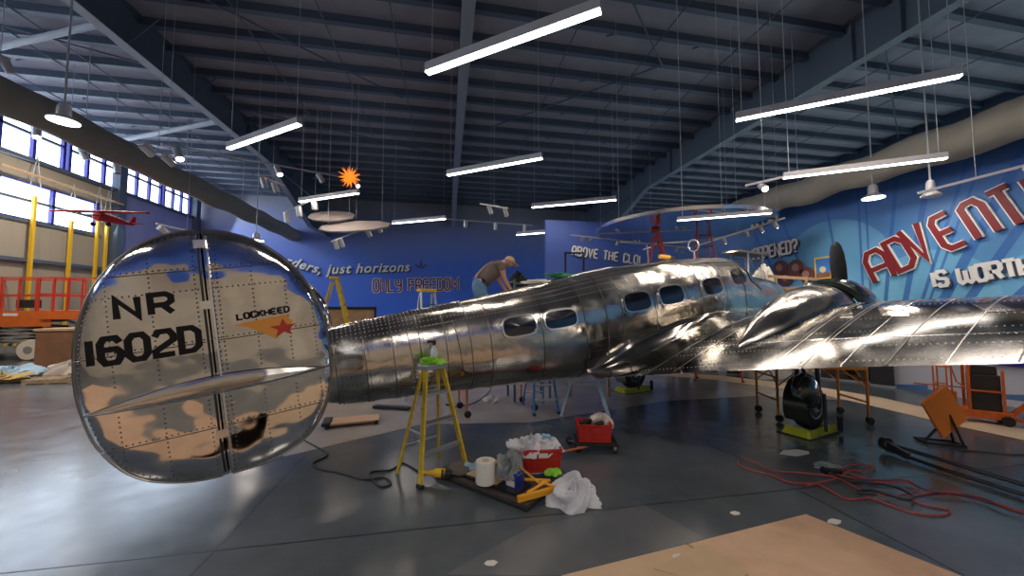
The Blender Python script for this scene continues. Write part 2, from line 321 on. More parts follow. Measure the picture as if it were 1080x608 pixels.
# plan path, u = arc length
path = [Vector((4.6, 16.4)), Vector((6.5, 16.4))]
for k in range(0, 13): a = pi/2 - k*pi/24; path.append(Vector((8.7+4*cos(a), 12.4+4*sin(a))))
path += [Vector((12.7, 10)), Vector((12.7, 7.3))]
path_w = [Vector((12.7, 7.3)), Vector((12.7, 2.0)), ]
path_e = [Vector((12.7, 2.0)), Vector((12.7, -8.9))]
UL = [0]
def ribbon(name, pts, z0, z1, u0, thick=.18):
    vs = []; fs = []; us = []; u = u0; n = len(pts)
    for i, p in enumerate(pts):
        if i: u += (pts[i]-pts[i-1]).length
        d = (pts[min(i+1, n-1)]-pts[max(i-1, 0)]).normalized(); nrm = Vector((-d.y, d.x))  # outward (away from room)
        q = p + nrm*thick
        for z in (z0, z1): vs.append((p.x, p.y, z)); us.append((u, z))
        for z in (z0, z1): vs.append((q.x, q.y, z)); us.append((u, z))
    for i in range(n-1):
        a = i*4; c = a+4; fs += [(a, c, c+1, a+1), (a+2, a+3, c+3, c+2), (a+1, c+1, c+3, a+3), (a, a+2, c+2, c)]
    fs += [(0, 1, 3, 2), (4*n-4, 4*n-2, 4*n-1, 4*n-3)]
    me = bpy.data.meshes.new(name); me.from_pydata(vs, [], fs); uv = me.uv_layers.new(name='UVMap')
    for l in me.loops: uv.data[l.index].uv = us[l.vertex_index]
    me.materials.append(mm); o = bpy.data.objects.new(name, me); link(o); o['kind'] = 'structure'; return u
WT = 6.45
u1 = ribbon('wall_right', path, 0, WT, 0)
ribbon('wall_right_lower', path_w, 0, .97, u1); ribbon('wall_right_upper', path_w, 1.75, WT, u1); ribbon('wall_right_end', path_e, 0, WT, u1+5.3)
f = MB()
for yy in (2.0, 3.3, 4.6, 5.9, 7.2): f.box((12.68, yy, .97), (12.85, yy+.08, 1.75), 'window_blue')
f.box((12.62, 2, .93), (12.85, 7.3, 1.0), 'window_blue'); f.build('window_13', kind='structure')
# ground and shrubs outside, seen through the low window
g_ = MB(); g_.box((13.2, -30, -.3), (60, 45, -.02), 'foliage_ground'); g_.build('ground', kind='structure')
for k in range(1):
    t_ = MB(); cx, cy = 17.5, 4.0
    t_.tube([(cx, cy, -.05), (cx, cy, .8)], .06, 'brown_wood', 6)
    for q in range(60):
        r = .12+random.random()*.18; p = (cx+random.gauss(0, .5), cy+random.gauss(0, 1.6), .9+random.gauss(0, .35)); t_.lathe([(.01, -r), (r*.7, -r*.6), (r, 0), (r*.7, r*.6), (.01, r)], 'foliage', p, n=6)
    tag(t_.build('garden_shrub'), 'green shrub outdoors beyond the low window under the wing', 'shrub')
# ducts
def duct(name, x, z, r, y0, y1, m, rag=.06, label=''):
    rows = []; n = 28; seg = 60
    for i in range(seg+1):
        yy = y0+(y1-y0)*i/seg; row = []
        for k in range(n):
            t = 2*pi*k/n; rr = r*(1+rag*(.5*sin(i*.9+k*.35)+.4*sin(i*.37-k*.8)+.2*sin(i*1.7)))
            row.append((x+rr*cos(t), yy, z-.05*sin(i*1.3)+rr*sin(t)))
        rows.append(row)
    mb = MB(); mb.grid(rows, m, True); mb.poly(rows[0], m); mb.poly(rows[-1], m)
    o = mb.build(name, smooth=True)
    for yy in range(int(y0)+3, int(y1), 5): 
        h = MB(); h.tube([(x, yy, z+r*.9), (x, yy, RZ)], .012, 'cable', 5); h.build('hanger', parent=o)
    return tag(o, label, 'duct')
duct('air_duct', -12.7, 8.4, .52, -8.8, 32.98, 'duct_fabric', .04, 'long dark olive fabric air duct under the roof beside the high windows')
duct('air_duct', 11.6, 6.12, .42, -8.8, 13.6, 'duct_cream', .09, 'cream fabric-wrapped air duct along the top of the mural wall')

# ================================================================ lettering
G = {  # stroke letters on a 0..1 x 0..1 box
 'A': [[(0, 0), (0, .75), (.25, 1), (.75, 1), (1, .75), (1, 0)], [(0, .4), (1, .4)]], 'B': [[(0, 0), (0, 1), (.7, 1), (.95, .85), (.95, .65), (.7, .52), (1, .38), (1, .15), (.75, 0), (0, 0)], [(0, .52), (.7, .52)]],
 'C': [[(1, .75), (1, .85), (.8, 1), (.2, 1), (0, .85), (0, .15), (.2, 0), (.8, 0), (1, .15), (1, .25)]], 'D': [[(0, 0), (0, 1), (.65, 1), (1, .8), (1, .2), (.65, 0), (0, 0)]],
 'E': [[(1, 1), (.25, 1), (0, .85), (0, .15), (.25, 0), (1, 0)], [(0, .5), (.8, .5)]], 'F': [[(1, 1), (0, 1), (0, 0)], [(0, .5), (.8, .5)]],
 'H': [[(0, 0), (0, 1)], [(1, 0), (1, 1)], [(0, .5), (1, .5)]], 'I': [[(.5, 0), (.5, 1)]], 'K': [[(0, 0), (0, 1)], [(1, 1), (0, .45)], [(.3, .6), (1, 0)]],
 'L': [[(0, 1), (0, 0), (1, 0)]], 'M': [[(0, 0), (0, 1), (.5, .45), (1, 1), (1, 0)]], 'N': [[(0, 0), (0, 1), (1, 0), (1, 1)]], 'n': [[(0, 0), (0, .9), (.3, 1), (.75, 1), (1, .8), (1, 0)]],
 'O': [[(.25, 0), (0, .2), (0, .8), (.25, 1), (.75, 1), (1, .8), (1, .2), (.75, 0), (.25, 0)]], 'P': [[(0, 0), (0, 1), (.75, 1), (1, .85), (1, .6), (.75, .45), (0, .45)]],
 'R': [[(0, 0), (0, 1), (.75, 1), (1, .85), (1, .6), (.75, .45), (0, .45)], [(.55, .45), (1, 0)]], 'S': [[(1, .8), (.8, 1), (.2, 1), (0, .85), (0, .62), (.2, .52), (.8, .48), (1, .38), (1, .15), (.8, 0), (.2, 0), (0, .2)]],
 'T': [[(0, 1), (1, 1)], [(.5, 1), (.5, 0)]], 'U': [[(0, 1), (0, .2), (.25, 0), (.75, 0), (1, .2), (1, 1)]], 'V': [[(0, 1), (.5, 0), (1, 1)]], 'W': [[(0, 1), (0, .15), (.2, 0), (.5, .15), (.8, 0), (1, .15), (1, 1)], [(.5, .15), (.5, .8)]],
 'Y': [[(0, 1), (0, .65), (.25, .45), (.75, .45), (1, .65)], [(1, 1), (1, .15), (.75, 0), (.2, 0)]], '?': [[(0, .75), (0, .85), (.25, 1), (.75, 1), (1, .85), (1, .65), (.5, .45), (.5, .25)], [(.5, .1), (.5, 0)]],
 '1': [[(.5, 0), (.5, 1)]], '6': [[(1, .8), (.8, 1), (.2, 1), (0, .8), (0, .2), (.2, 0), (.8, 0), (1, .2), (1, .4), (.8, .55), (0, .55)]], '0': [[(.25, 0), (0, .2), (0, .8), (.25, 1), (.75, 1), (1, .8), (1, .2), (.75, 0), (.25, 0)]],
 '2': [[(0, .8), (.2, 1), (.8, 1), (1, .8), (1, .6), (0, .2), (0, 0), (1, 0)]], '.': [[(.4, 0), (.4, .02)]], "'": [[(.5, 1), (.5, .8)]], ',': [[(.5, .05), (.4, -.15)]]}
def strokes(mb, pts, wd, m, o, ux, uy, depth, lift=0.0):
    # mitred ribbon of width wd along pts in the plane (ux, uy); extruded by depth along the plane normal
    nz = ux.cross(uy).normalized()
    if depth: strokes.n = getattr(strokes, 'n', 0)+1; depth += (strokes.n % 5)*.0015
    P = [Vector((p[0], p[1])) for p in pts]; n = len(P); closed = (P[0]-P[-1]).length < 1e-5
    if closed: P = P[:-1]; n -= 1
    L_, R_ = [], []
    for i in range(n):
        a = P[i-1] if (closed or i) else None; c = P[(i+1) % n] if (closed or i < n-1) else None
        d1 = (P[i]-a).normalized() if a is not None else None; d2 = (c-P[i]).normalized() if c is not None else None
        d1 = d1 or d2; d2 = d2 or d1
        n1 = Vector((-d1.y, d1.x)); n2 = Vector((-d2.y, d2.x)); bs = (n1+n2)
        bs = n1 if bs.length < .1 else bs.normalized(); k = wd/2/max(.5, bs.dot(n1)); q = P[i]
        if not closed and i == 0: q = q - d2*wd*.0
        L_.append(q+bs*k); R_.append(q-bs*k)
    W = lambda p, h: o + ux*p.x + uy*p.y + nz*h
    vs = []; fs = []
    for i in range(n): vs += [W(L_[i], lift), W(R_[i], lift), W(L_[i], lift+depth), W(R_[i], lift+depth)]
    for i in range(n if closed else n-1):
        a = 4*i; c = 4*((i+1) % n); fs += [(a+2, a+3, c+3, c+2), (a, c, c+1, a+1), (a, a+2, c+2, c), (a+1, c+1, c+3, a+3)]
    if not closed: fs += [(0, 1, 3, 2), (4*n-4, 4*n-2, 4*n-1, 4*n-3)]
    mb.add(vs, fs, m)
def word(mb, text, o, ux, uy, cw, ch, gap, st, m, depth, lift=0, slant=0, outline=None, ow=.03, shadow=None, so=(0, 0), width={}, arc=0):
    x = 0; o = Vector(o)
    for c in text:
        w_ = cw*width.get(c, {'I': .3, '1': .3, "'": .3, '.': .3, ',': .3, ' ': .7, 'M': 1.3, 'W': 1.35}.get(c, 1))
        if c in G:
            for s in G[c]:
                pts = [((px-(.5 if c in "I1'.," else 0))*w_+x+py*ch*slant + (w_*.5 if c in "I1'.," else 0), py*ch+arc*x) for px, py in s]
                if shadow: strokes(mb, [(a+so[0], bb+so[1]) for a, bb in pts], st, shadow, o, ux, uy, depth*.5, lift)
                if outline: strokes(mb, pts, st+ow*2, outline, o, ux, uy, depth*.75, lift)
                strokes(mb, pts, st, m, o, ux, uy, depth, lift)
        x += w_+gap
    return x
def textwidth(text, cw, gap): return sum(cw*{'I': .3, '1': .3, "'": .3, '.': .3, ',': .3, ' ': .7, 'M': 1.3, 'W': 1.35}.get(c, 1)+gap for c in text)-gap

mat('letter_dark', (.04, .05, .12), .5)
def wallword(text, a, bpt, ch, st, normal, m, name_label, outline=None, shadow=None, so=(0, 0), ow=.03, slant=0, depth=.04, lift=.01, dy=None, gapf=.28):
    ux = (bpt-a); L = ux.length; ux.normalize(); nrm = Vector(normal).normalized(); uy = nrm.cross(ux).normalized()
    n0 = textwidth(text, 1, gapf); cw = L/n0
    mb = MB(); word(mb, text, a, ux, uy, cw, ch, cw*gapf, st, m, depth, lift, slant, outline, ow, shadow, so)
    return tag(mb.build('wall_lettering'), name_label, 'lettering')
XR = 12.68
# ADVENTURE: each letter stands at its own height along a rising curve
pix = [('A', 923, 301, 950, 291, 37), ('D', 949, 290, 975, 279, 40), ('V', 968, 281, 996, 269, 45), ('E', 999, 268, 1026, 257, 44), ('n', 1032, 256, 1063, 244, 47), ('T', 1064, 245, 1098, 232, 50), ('U', 1104, 230, 1136, 218, 52), ('R', 1144, 215, 1176, 203, 54), ('E', 1186, 198, 1216, 186, 56)]
mb = MB()
for c, x0, y0, x1, y1, hp in pix:
    a = hit(x0, y0, 0, XR); q = hit(x1, y1, 0, XR); t = hit(x0, y0-hp, 0, XR); ux = q-a; L = ux.length; ux.normalize(); uy = Vector((-1, 0, 0)).cross(ux).normalized(); hh = t.z-a.z
    for s in G[c]:
        pts = [(.08+px*(L-.16), .07+py*(hh*.95-.12)) for px, py in s]
        strokes(mb, pts, .19, 'letter_white', a, ux, uy, .05, .01); strokes(mb, pts, .13, 'letter_red', a, ux, uy, .07, .01)
tag(mb.build('wall_lettering'), 'large dark red mural word beginning ADVENT, outlined in cream', 'lettering')
wallword('IS WORTH IT', hit(986, 303, 0, XR), hit(1135, 283, 0, XR), .38, .085, (-1, 0, 0), 'letter_white', 'white mural words reading IS WORTH below the big red word', shadow='letter_dark', so=(.03, -.035))
wallword('WHAT HAPPENED?', hit(768, 280, 0, XR), hit(842, 265.5, 0, XR), .46, .075, (-1, 0, 0), 'letter_white', 'white mural words reading WHAT HAPPENED? above the brown oval portraits', shadow='letter_dark', so=(.06, -.06), gapf=.35)
YA = 16.38
wallword('ABOVE THE CLOUDS', hit(603, 269, 1, YA), hit(688, 281, 1, YA), .42, .065, (0, -1, 0), 'letter_white', 'raised white words reading ABOVE THE CLOUDS on the curved blue wall', shadow='letter_dark', so=(.04, -.04), gapf=.5)
YB = 32.97
wallword('ONLY FREEDOM.', hit(394, 308, 1, YB), hit(487, 306, 1, YB), 1.05, .14, (0, -1, 0), 'letter_red', 'dark red outlined words reading ONLY FREEDOM on the blue back wall', outline='letter_white', ow=.05, gapf=.35)
def font_text(txt, a, bpt, size, normal, label, shear=.3, y_off=0):
    ux = (bpt-a); L = ux.length; ux.normalize(); nrm = Vector(normal); uy = nrm.cross(ux).normalized()
    objs = []
    for mname, ex, off, sh in (('letter_dark', .02, .05, (.12, -.12)), ('letter_white', .05, .02, (0, 0))):
        cu = bpy.data.curves.new('t', 'FONT'); cu.body = txt; cu.size = size; cu.shear = shear; cu.offset = .02; cu.extrude = ex; cu.space_character = 1.12
        o = bpy.data.objects.new('t', cu); link(o); bpy.context.view_layer.update()
        me = bpy.data.meshes.new_from_object(o.evaluated_get(bpy.context.evaluated_depsgraph_get())); bpy.data.objects.remove(o)
        xs = [v.co.x for v in me.vertices]; k = L/(max(xs)-min(xs)); objs.append((me, mname, k, sh))
    mb = MB()
    for me, mname, k, sh in objs:
        mb.add([a + ux*(v.co.x*k+sh[0]) + uy*(v.co.y*k+sh[1]) + nrm*(v.co.z+.06) for v in me.vertices], [tuple(p.vertices) for p in me.polygons], mname)
        bpy.data.meshes.remove(me)
    return tag(mb.build('wall_lettering'), label, 'lettering')
font_text('borders,', hit(283, 274, 1, YB), hit(337, 289, 1, YB), 1.1, Vector((0, -1, 0)), 'white italic word reading borders, slanting down on the blue back wall')
font_text('just horizons', hit(345, 289, 1, YB), hit(434, 286, 1, YB), 1.1, Vector((0, -1, 0)), 'white italic words reading just horizons on the blue back wall')
# little painted plane motif after the words
mb = MB(); a = hit(438, 285, 1, YB-.02); ux = Vector((1, 0, 0)); uy = Vector((0, 0, 1))
strokes(mb, [(0, .5), (.4, .2), (.5, .9), (.6, .2), (1, .5)], .1, 'letter_dark', a, ux, Vector((0, 0, 1)), -.02, 0); tag(mb.build('wall_emblem'), 'small dark blue winged emblem after the word horizons', 'emblem')

# ================================================================ AIRCRAFT (body frame: x forward, y to its left, z up)
hd, tt = radians(16), radians(7.5)
f0 = Vector((cos(hd), sin(hd), 0)); bL = Vector((-sin(hd), cos(hd), 0)); bF = f0*cos(tt)+Vector((0, 0, sin(tt))); bU = bF.cross(bL); bO = Vector((5.42, 7.21, 0))
BT = Matrix(((bF.x, bL.x, bU.x, bO.x), (bF.y, bL.y, bU.y, bO.y), (bF.z, bL.z, bU.z, bO.z), (0, 0, 0, 1)))
BT = Matrix.Translation(cO) @ Matrix.Scale(1.08, 4) @ Matrix.Translation(-cO) @ BT
def BW(x, y, z): return BT @ Vector((x, y, z))
plane = thing('airliner', 'polished silver vintage twin-engine airliner with twin round tail fins', 'aeroplane')
plane.matrix_world = BT
def interp(x, tab, k=1):
    if x <= tab[0][0]: return tab[0][k]
    for a, c in zip(tab, tab[1:]):
        if x <= c[0]:
            i = tab.index(a); u = (x-a[0])/(c[0]-a[0]); h_ = c[0]-a[0]
            p_ = tab[i-1] if i else a; n_ = tab[i+2] if i+2 < len(tab) else c
            m0 = (c[k]-p_[k])/(c[0]-p_[0])*h_; m1 = (n_[k]-a[k])/(n_[0]-a[0])*h_; d_ = c[k]-a[k]
            m0 = max(-3*abs(d_), min(3*abs(d_), m0)); m1 = max(-3*abs(d_), min(3*abs(d_), m1))
            return (2*u**3-3*u*u+1)*a[k]+(u**3-2*u*u+u)*m0+(-2*u**3+3*u*u)*c[k]+(u**3-u*u)*m1
    return tab[-1][k]
# x, top, bottom, half width
FS = [(-7.95, 2.58, 2.48, .03), (-7.6, 2.72, 2.25, .13), (-6.95, 2.91, 1.90, .33), (-6.3, 2.97, 1.81, .43), (-5.0, 3.06, 1.66, .55), (-3.9, 3.15, 1.52, .63), (-3.0, 3.25, 1.42, .67), (-2.0, 3.33, 1.36, .69), (0, 3.34, 1.36, .69),
      (1.2, 3.28, 1.38, .67), (1.55, 3.18, 1.39, .65), (1.95, 2.83, 1.42, .60), (2.1, 2.78, 1.43, .585), (2.6, 2.70, 1.48, .51), (3.2, 2.55, 1.60, .39), (3.7, 2.34, 1.76, .22), (3.9, 2.12, 1.98, .05)]
def fsec(x, a, off=0.0):   # a: 0 = crown, pi/2 = right side, pi = belly
    t, bt, hw = (interp(x, FS, k) for k in (1, 2, 3)); zc = (t+bt)/2; hh = (t-bt)/2
    ca, sa = cos(a), sin(a); e = 2/2.35
    y = -(abs(sa)**e)*(1 if sa >= 0 else -1)*(hw+off); z = (abs(ca)**e)*(1 if ca >= 0 else -1)*(hh+off)
    return (x, y, zc+z)
def aatz(x, z, off=0.0):   # point on the right flank at height z
    lo, hi_ = 0.0, pi
    for _ in range(30):
        mid = (lo+hi_)/2
        if fsec(x, mid)[2] > z: lo = mid
        else: hi_ = mid
    return fsec(x, lo, off), lo
xs = [-7.95+i*.12 for i in range(int((3.9+7.95)/.12)+1)]+[3.9]; NA = 56
WINS = [(-4.64, -4.11, 2.43, 2.70), (-3.94, -3.37, 2.44, 2.70), (-2.33, -1.72, 2.49, 2.80), (-1.46, -.84, 2.50, 2.83), (-.22, .36, 2.54, 2.86)]
fu = MB(); rows = [[fsec(x, 2*pi*k/NA) for k in range(NA)] for x in xs]; fu.grid(rows, 'fuselage_skin', True); fu.poly(rows[0], 'fuselage_skin'); fu.poly(rows[-1], 'fuselage_skin')
fus = fu.build('fuselage', plane, smooth=True)
# seams and rivet rows
def dome(mb, p, n, r, m='rivet'):
    p = Vector(p); n = Vector(n).normalized(); a = n.cross(Vector((0, 0, 1)) if abs(n.z) < .9 else Vector((1, 0, 0))).normalized(); c = n.cross(a)
    mb.add([p+a*r, p+c*r, p-a*r, p-c*r, p+n*r*.7], [(0, 1, 4), (1, 2, 4), (2, 3, 4), (3, 0, 4)], m)
sm = MB(); rv = MB()
for x in (-6.9, -6.55, -6.2, -5.85, -5.5, -5.15, -4.85, -4.0, -3.2, -2.75, -2.4, -1.6, -.7, -.3, .5, 1.15):
    ring = [fsec(x, pi*k/28, .004) for k in range(-12, 29)]
    sm.grid([[(p[0]-.008, p[1], p[2]) for p in ring], [(p[0]+.008, p[1], p[2]) for p in ring]], 'seam')
    for k in range(-20, 58): 
        p = fsec(x+.05, pi*k/58, .002); q = fsec(x+.05, pi*k/58, .05); dome(rv, p, Vector(q)-Vector(p), .007)
for a0 in (.25, .38, .52, .66, .8, .95, 1.25, 1.75, 1.95, 2.15, 2.4):
    xx = -6.9
    while xx < 1.6:
        p = fsec(xx, a0, .002); q = fsec(xx, a0, .05); dome(rv, p, Vector(q)-Vector(p), .0085, 'rivet_pale' if a0 < 1 else 'rivet'); xx += .055
sm.build('panel_seam', fus); rv.build('rivet_row', fus)['kind'] = 'stuff'
def flank_patch(mb, x0, x1, z0, z1, off, m, n=8, r=.28):
    # rounded rectangle wrapped on the right flank
    pts = []; cx, cz = (x0+x1)/2, (z0+z1)/2; hx, hz = (x1-x0)/2, (z1-z0)/2
    for k in range(4*n):
        t = 2*pi*k/(4*n); e = r*2; c_, s_ = cos(t), sin(t)
        pts.append((cx+hx*(abs(c_)**e)*(1 if c_ > 0 else -1), cz+hz*(abs(s_)**e)*(1 if s_ > 0 else -1)))
    ring = [aatz(x, z, off)[0] for x, z in pts]; c0 = aatz(cx, cz, off)[0]
    mb.add(ring+[c0], [(k, (k+1) % len(ring), len(ring)) for k in range(len(ring))], m); return ring
for (x0, x1, z0, z1) in WINS:
    mb = MB(); flank_patch(mb, x0, x1, z0, z1, .012, 'dark_glass'); wdw = mb.build('cabin_window', plane)
    rg = []
    mb = MB()
    for dd, off in ((0, .013), (0, .026), (.028, .026), (.032, .002)):
        rg.append(flank_patch(MB(), x0-dd, x1+dd, z0-dd, z1+dd, off, 'bright_metal'))
    rg = [r+[r[0]] for r in rg]; mb.grid(rg, 'bright_metal'); mb.build('window_frame', wdw, smooth=True)
# crew side window, windscreen
mb = MB(); flank_patch(mb, .85, 1.3, 2.66, 2.98, .012, 'dark_glass'); mb.build('cockpit_window', plane)
for sg in (-1, 1):
    for k in range(2):
        a0, a1 = (.12+.62*k), (.66+.55*k); mb = MB()
        mb.grid([[fsec(x, -sg*(a0+(a1-a0)*q/4), .01) for q in range(5)] for x in (1.5, 1.6, 1.7, 1.8, 1.9, 1.98)], 'dark_glass'); mb.build('windscreen', plane, smooth=True)
# door outline on the rear flank
mb = MB()
d_ = [(-6.0, 2.75), (-5.35, 2.78), (-5.3, 2.1), (-5.95, 2.05), (-6.0, 2.75)]
for a, c in zip(d_, d_[1:]):
    pts = [aatz(a[0]+(c[0]-a[0])*t/6, a[1]+(c[1]-a[1])*t/6, .004)[0] for t in range(7)]; mb.tube(pts, .006, 'seam', 4)
mb.build('hatch_outline', fus)
# direction finder loop and aerial on the roof
lp = MB(); c0 = Vector((.55, 0, 3.62)); lp.tube([c0+Vector((0, .13*cos(t*pi/12), .13*sin(t*pi/12))) for t in range(25)], .016, 'grey_metal', 6); lp.tube([(.55, 0, 3.3), (.55, 0, 3.49)], .02, 'grey_metal', 6); lp.build('loop_antenna', plane, smooth=True)
lp = MB(); lp.tube([(-.9, 0, 3.3), (-.9, 0, 3.72)], .012, 'grey_metal', 6); lp.tube([(-1.02, 0, 3.62), (-.78, 0, 3.66)], .008, 'grey_metal', 6); lp.build('aerial_mast', plane)

# wings
def foil(n=24):
    pts = []
    for k in range(n+1): c = .5*(1-cos(pi*k/n)); pts.append((c, 1))
    for k in range(n-1, 0, -1): c = .5*(1-cos(pi*k/n)); pts.append((c, -1))
    return pts
def thick(c): return 5*(.2969*sqrt(c)-.126*c-.3516*c*c+.2843*c**3-.1036*c**4)
# |y|, xTE, zTE, xLE, zLE, thickness
WS = [(0, -2.95, 1.46, 1.25, 1.72, .54), (.7, -2.92, 1.50, 1.25, 1.79, .54), (1.2, -2.68, 1.55, 1.25, 1.88, .54), (2.1, -2.2, 1.66, 1.25, 2.03, .50), (3.4, -1.87, 1.84, 1.1, 2.14, .46), (4.6, -1.6, 2.0, .95, 2.21, .40), (8.1, -1.0, 2.45, .5, 2.5, .2), (8.4, -.8, 2.48, .2, 2.52, .05)]
def wpt(y, c, s=1, off=0):
    ay = abs(y); v = [interp(ay, WS, k) for k in range(1, 6)]; xt, zt, xl, zl, th = v
    x = xl+(xt-xl)*c; z = zl+(zt-zl)*c + s*thick(c)*th*(1.0 if s > 0 else .55) + s*off
    return (x, y, z)
for sg, nm in ((-1, 'wing'), (1, 'wing')):
    mb = MB(); yy = [q*.2 for q in range(40)]+[7.9, 8.0, 8.1, 8.2, 8.3, 8.4]
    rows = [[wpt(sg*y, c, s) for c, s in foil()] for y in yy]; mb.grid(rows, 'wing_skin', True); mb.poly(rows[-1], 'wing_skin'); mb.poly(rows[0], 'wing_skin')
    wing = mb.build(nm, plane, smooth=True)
    if sg < 0: rw = wing
sm = MB(); rv = MB()
for y in (1.25, 1.6, 2.75, 3.05, 3.4, 3.75, 4.15, 4.55, 5.1): # chordwise
    for k in range(1, 60):
        c = .12+.87*k/60; p = Vector(wpt(-y, c, 1, .001)); dome(rv, p, (0, 0, 1), .009, 'rivet_pale')
        if y in (2.75, 3.05): dome(rv, p+Vector((0, .05, 0)), (0, 0, 1), .011, 'rivet_pale')
    sm.grid([[wpt(-y-.006, .12+.87*k/20, 1, .003) for k in range(21)], [wpt(-y+.006, .12+.87*k/20, 1, .003) for k in range(21)]], 'bright_metal' if y in (1.6, 2.75, 3.4, 4.15) else 'seam')
for c in (.3, .5, .66, .74, .82, .95):
    y = 1.0
    while y < 5.4: dome(rv, wpt(-y, c, 1, .001), (0, 0, 1), .009, 'rivet_pale'); y += .05
for c in (.735,): sm.grid([[wpt(-1.0-k*.2, c-.003, 1, .003) for k in range(23)], [wpt(-1.0-k*.2, c+.003, 1, .003) for k in range(23)]], 'bright_metal')
sm.grid([[wpt(-3.72, .75+.25*k/6, 1, .004) for k in range(7)], [wpt(-3.76, .75+.25*k/6, 1, .004) for k in range(7)]], 'black_paint')
# faded registration shapes under the polish on the upper wing
sm.build('panel_seam', rw); rv.build('rivet_row', rw)['kind'] = 'stuff'
mb = MB()
for (y0, y1) in ((2.6, 2.75), (3.05, 3.3), (3.9, 4.1)):
    mb.grid([[wpt(-y0-.25*k/6, .28+.2*k/6, 1, .0025) for k in range(7)], [wpt(-y1-.25*k/6, .28+.2*k/6, 1, .0025) for k in range(7)]], 'fuselage_skin')
mb.build('ghost_letter', rw)
# root fillet
mb = MB(); rows = []
for i in range(43):
    x = 1.1-i*.1; outy = -.72-.50*min(1, max(0, (1.1-x)/1.2))**.7*min(1, max(0.0, (x+3.1)/.9))
    v = [interp(abs(outy), WS, k) for k in (1, 3)]; c = min(1, max(0, (v[1]-x)/(v[1]-v[0])))
    zf = wpt(outy, c, 1)[2]+.004; rise = .05+.26*min(1, max(0, (.9-x)/2.2))*min(1, max(.12, (x+3.1)/.8))
    P0 = Vector(aatz(x, zf+rise, -.01)[0]); P2 = Vector((x, outy, zf)); P1 = Vector((x, P0.y-.04, zf+.02))
    rows.append([P0*(1-t)**2+P1*2*t*(1-t)+P2*t*t for t in [q/8 for q in range(9)]])
mb.grid(rows, 'wing_skin'); mb.build('wing_fillet', plane, smooth=True)
# engines
NY = 2.02
for sg in (-1, 1):
    cy = sg*NY; mb = MB(); rows = []
    NT = [(-1.45, 1.90, 1.75, .02), (-1.15, 2.06, 1.65, .14), (-.7, 2.28, 1.50, .30), (-.2, 2.44, 1.40, .43), (.4, 2.56, 1.38, .54), (.9, 2.57, 1.38, .57), (1.12, 2.54, 1.40, .56)]
    x = -1.45
    while x <= 1.121:
        t, bt, hw = (interp(x, NT, k) for k in (1, 2, 3)); rows.append([(x, cy+hw*sin(2*pi*k/36), (t+bt)/2+(t-bt)/2*cos(2*pi*k/36)) for k in range(36)]); x += .0874
    mb.grid(rows, 'fuselage_skin', True); mb.poly(rows[0], 'fuselage_skin'); mb.poly(rows[-1], 'dark_metal'); nac = mb.build('nacelle', plane, smooth=True)
    mb = MB()
    for xx in (.45, .95):
        t, bt, hw = (interp(xx, NT, k) for k in (1, 2, 3)); R1 = [(xx, cy+(hw+.004)*sin(2*pi*k/36), (t+bt)/2+((t-bt)/2+.004)*cos(2*pi*k/36)) for k in range(37)]
        mb.grid([R1, [(p[0]+.025, p[1], p[2]) for p in R1]], 'seam')
    mb.build('panel_seam', nac)
    cz = 1.97; prof = [(.57, 1.16), (.64, 1.20), (.665, 1.35), (.66, 1.6), (.62, 1.75), (.52, 1.84), (.49, 1.80), (.52, 1.5), (.54, 1.2)]
    mb = MB(); vs = [[(h, cy+r*sin(2*pi*k/40), cz+r*cos(2*pi*k/40)) for k in range(40)] for r, h in prof]; mb.grid(vs, 'cowl_paint', True); cw = mb.build('cowling', plane, smooth=True)
    mb = MB()
    for q in range(9):
        t = 2*pi*q/9; c_ = Vector((1.5, cy, cz)); d = Vector((0, sin(t), cos(t))); mb.tube([c_+d*.15, c_+d*.46], .075, 'dark_metal', 10)
    mb.lathe([(.2, -.15), (.2, .12), (.1, .25)], 'grey_metal', (1.5, cy, cz), (1, 0, 0), 16); mb.build('engine', cw)
    pr = MB(); pr.lathe([(.11, -.1), (.13, 0), (.11, .1), (.05, .2)], 'grey_metal', (1.9, cy, cz), (1, 0, 0), 16); prop = pr.build('propeller', plane, smooth=True)
    for s2 in (1, -1):
        rows = []
        for r, wd, tw, th in ((.08, .05, 1.2, .05), (.3, .08, 1.1, .045), (.55, .115, .85, .035), (.85, .125, .65, .022), (1.1, .115, .5, .016), (1.25, .085, .45, .012), (1.32, .045, .42, .008), (1.34, .01, .42, .004)):
            row = []
            for k in range(12):
                t = 2*pi*k/12; u = wd*cos(t); v = th*sin(t); row.append((1.9+u*sin(tw-.5)+v*cos(tw-.5), cy+s2*sg*(u*cos(tw-.5)-v*sin(tw-.5)), cz+s2*r))
            rows.append(row)
        mb = MB(); mb.grid(rows, 'black_paint', True); mb.poly(rows[-1], 'black_paint'); mb.build('blade', prop, smooth=True)
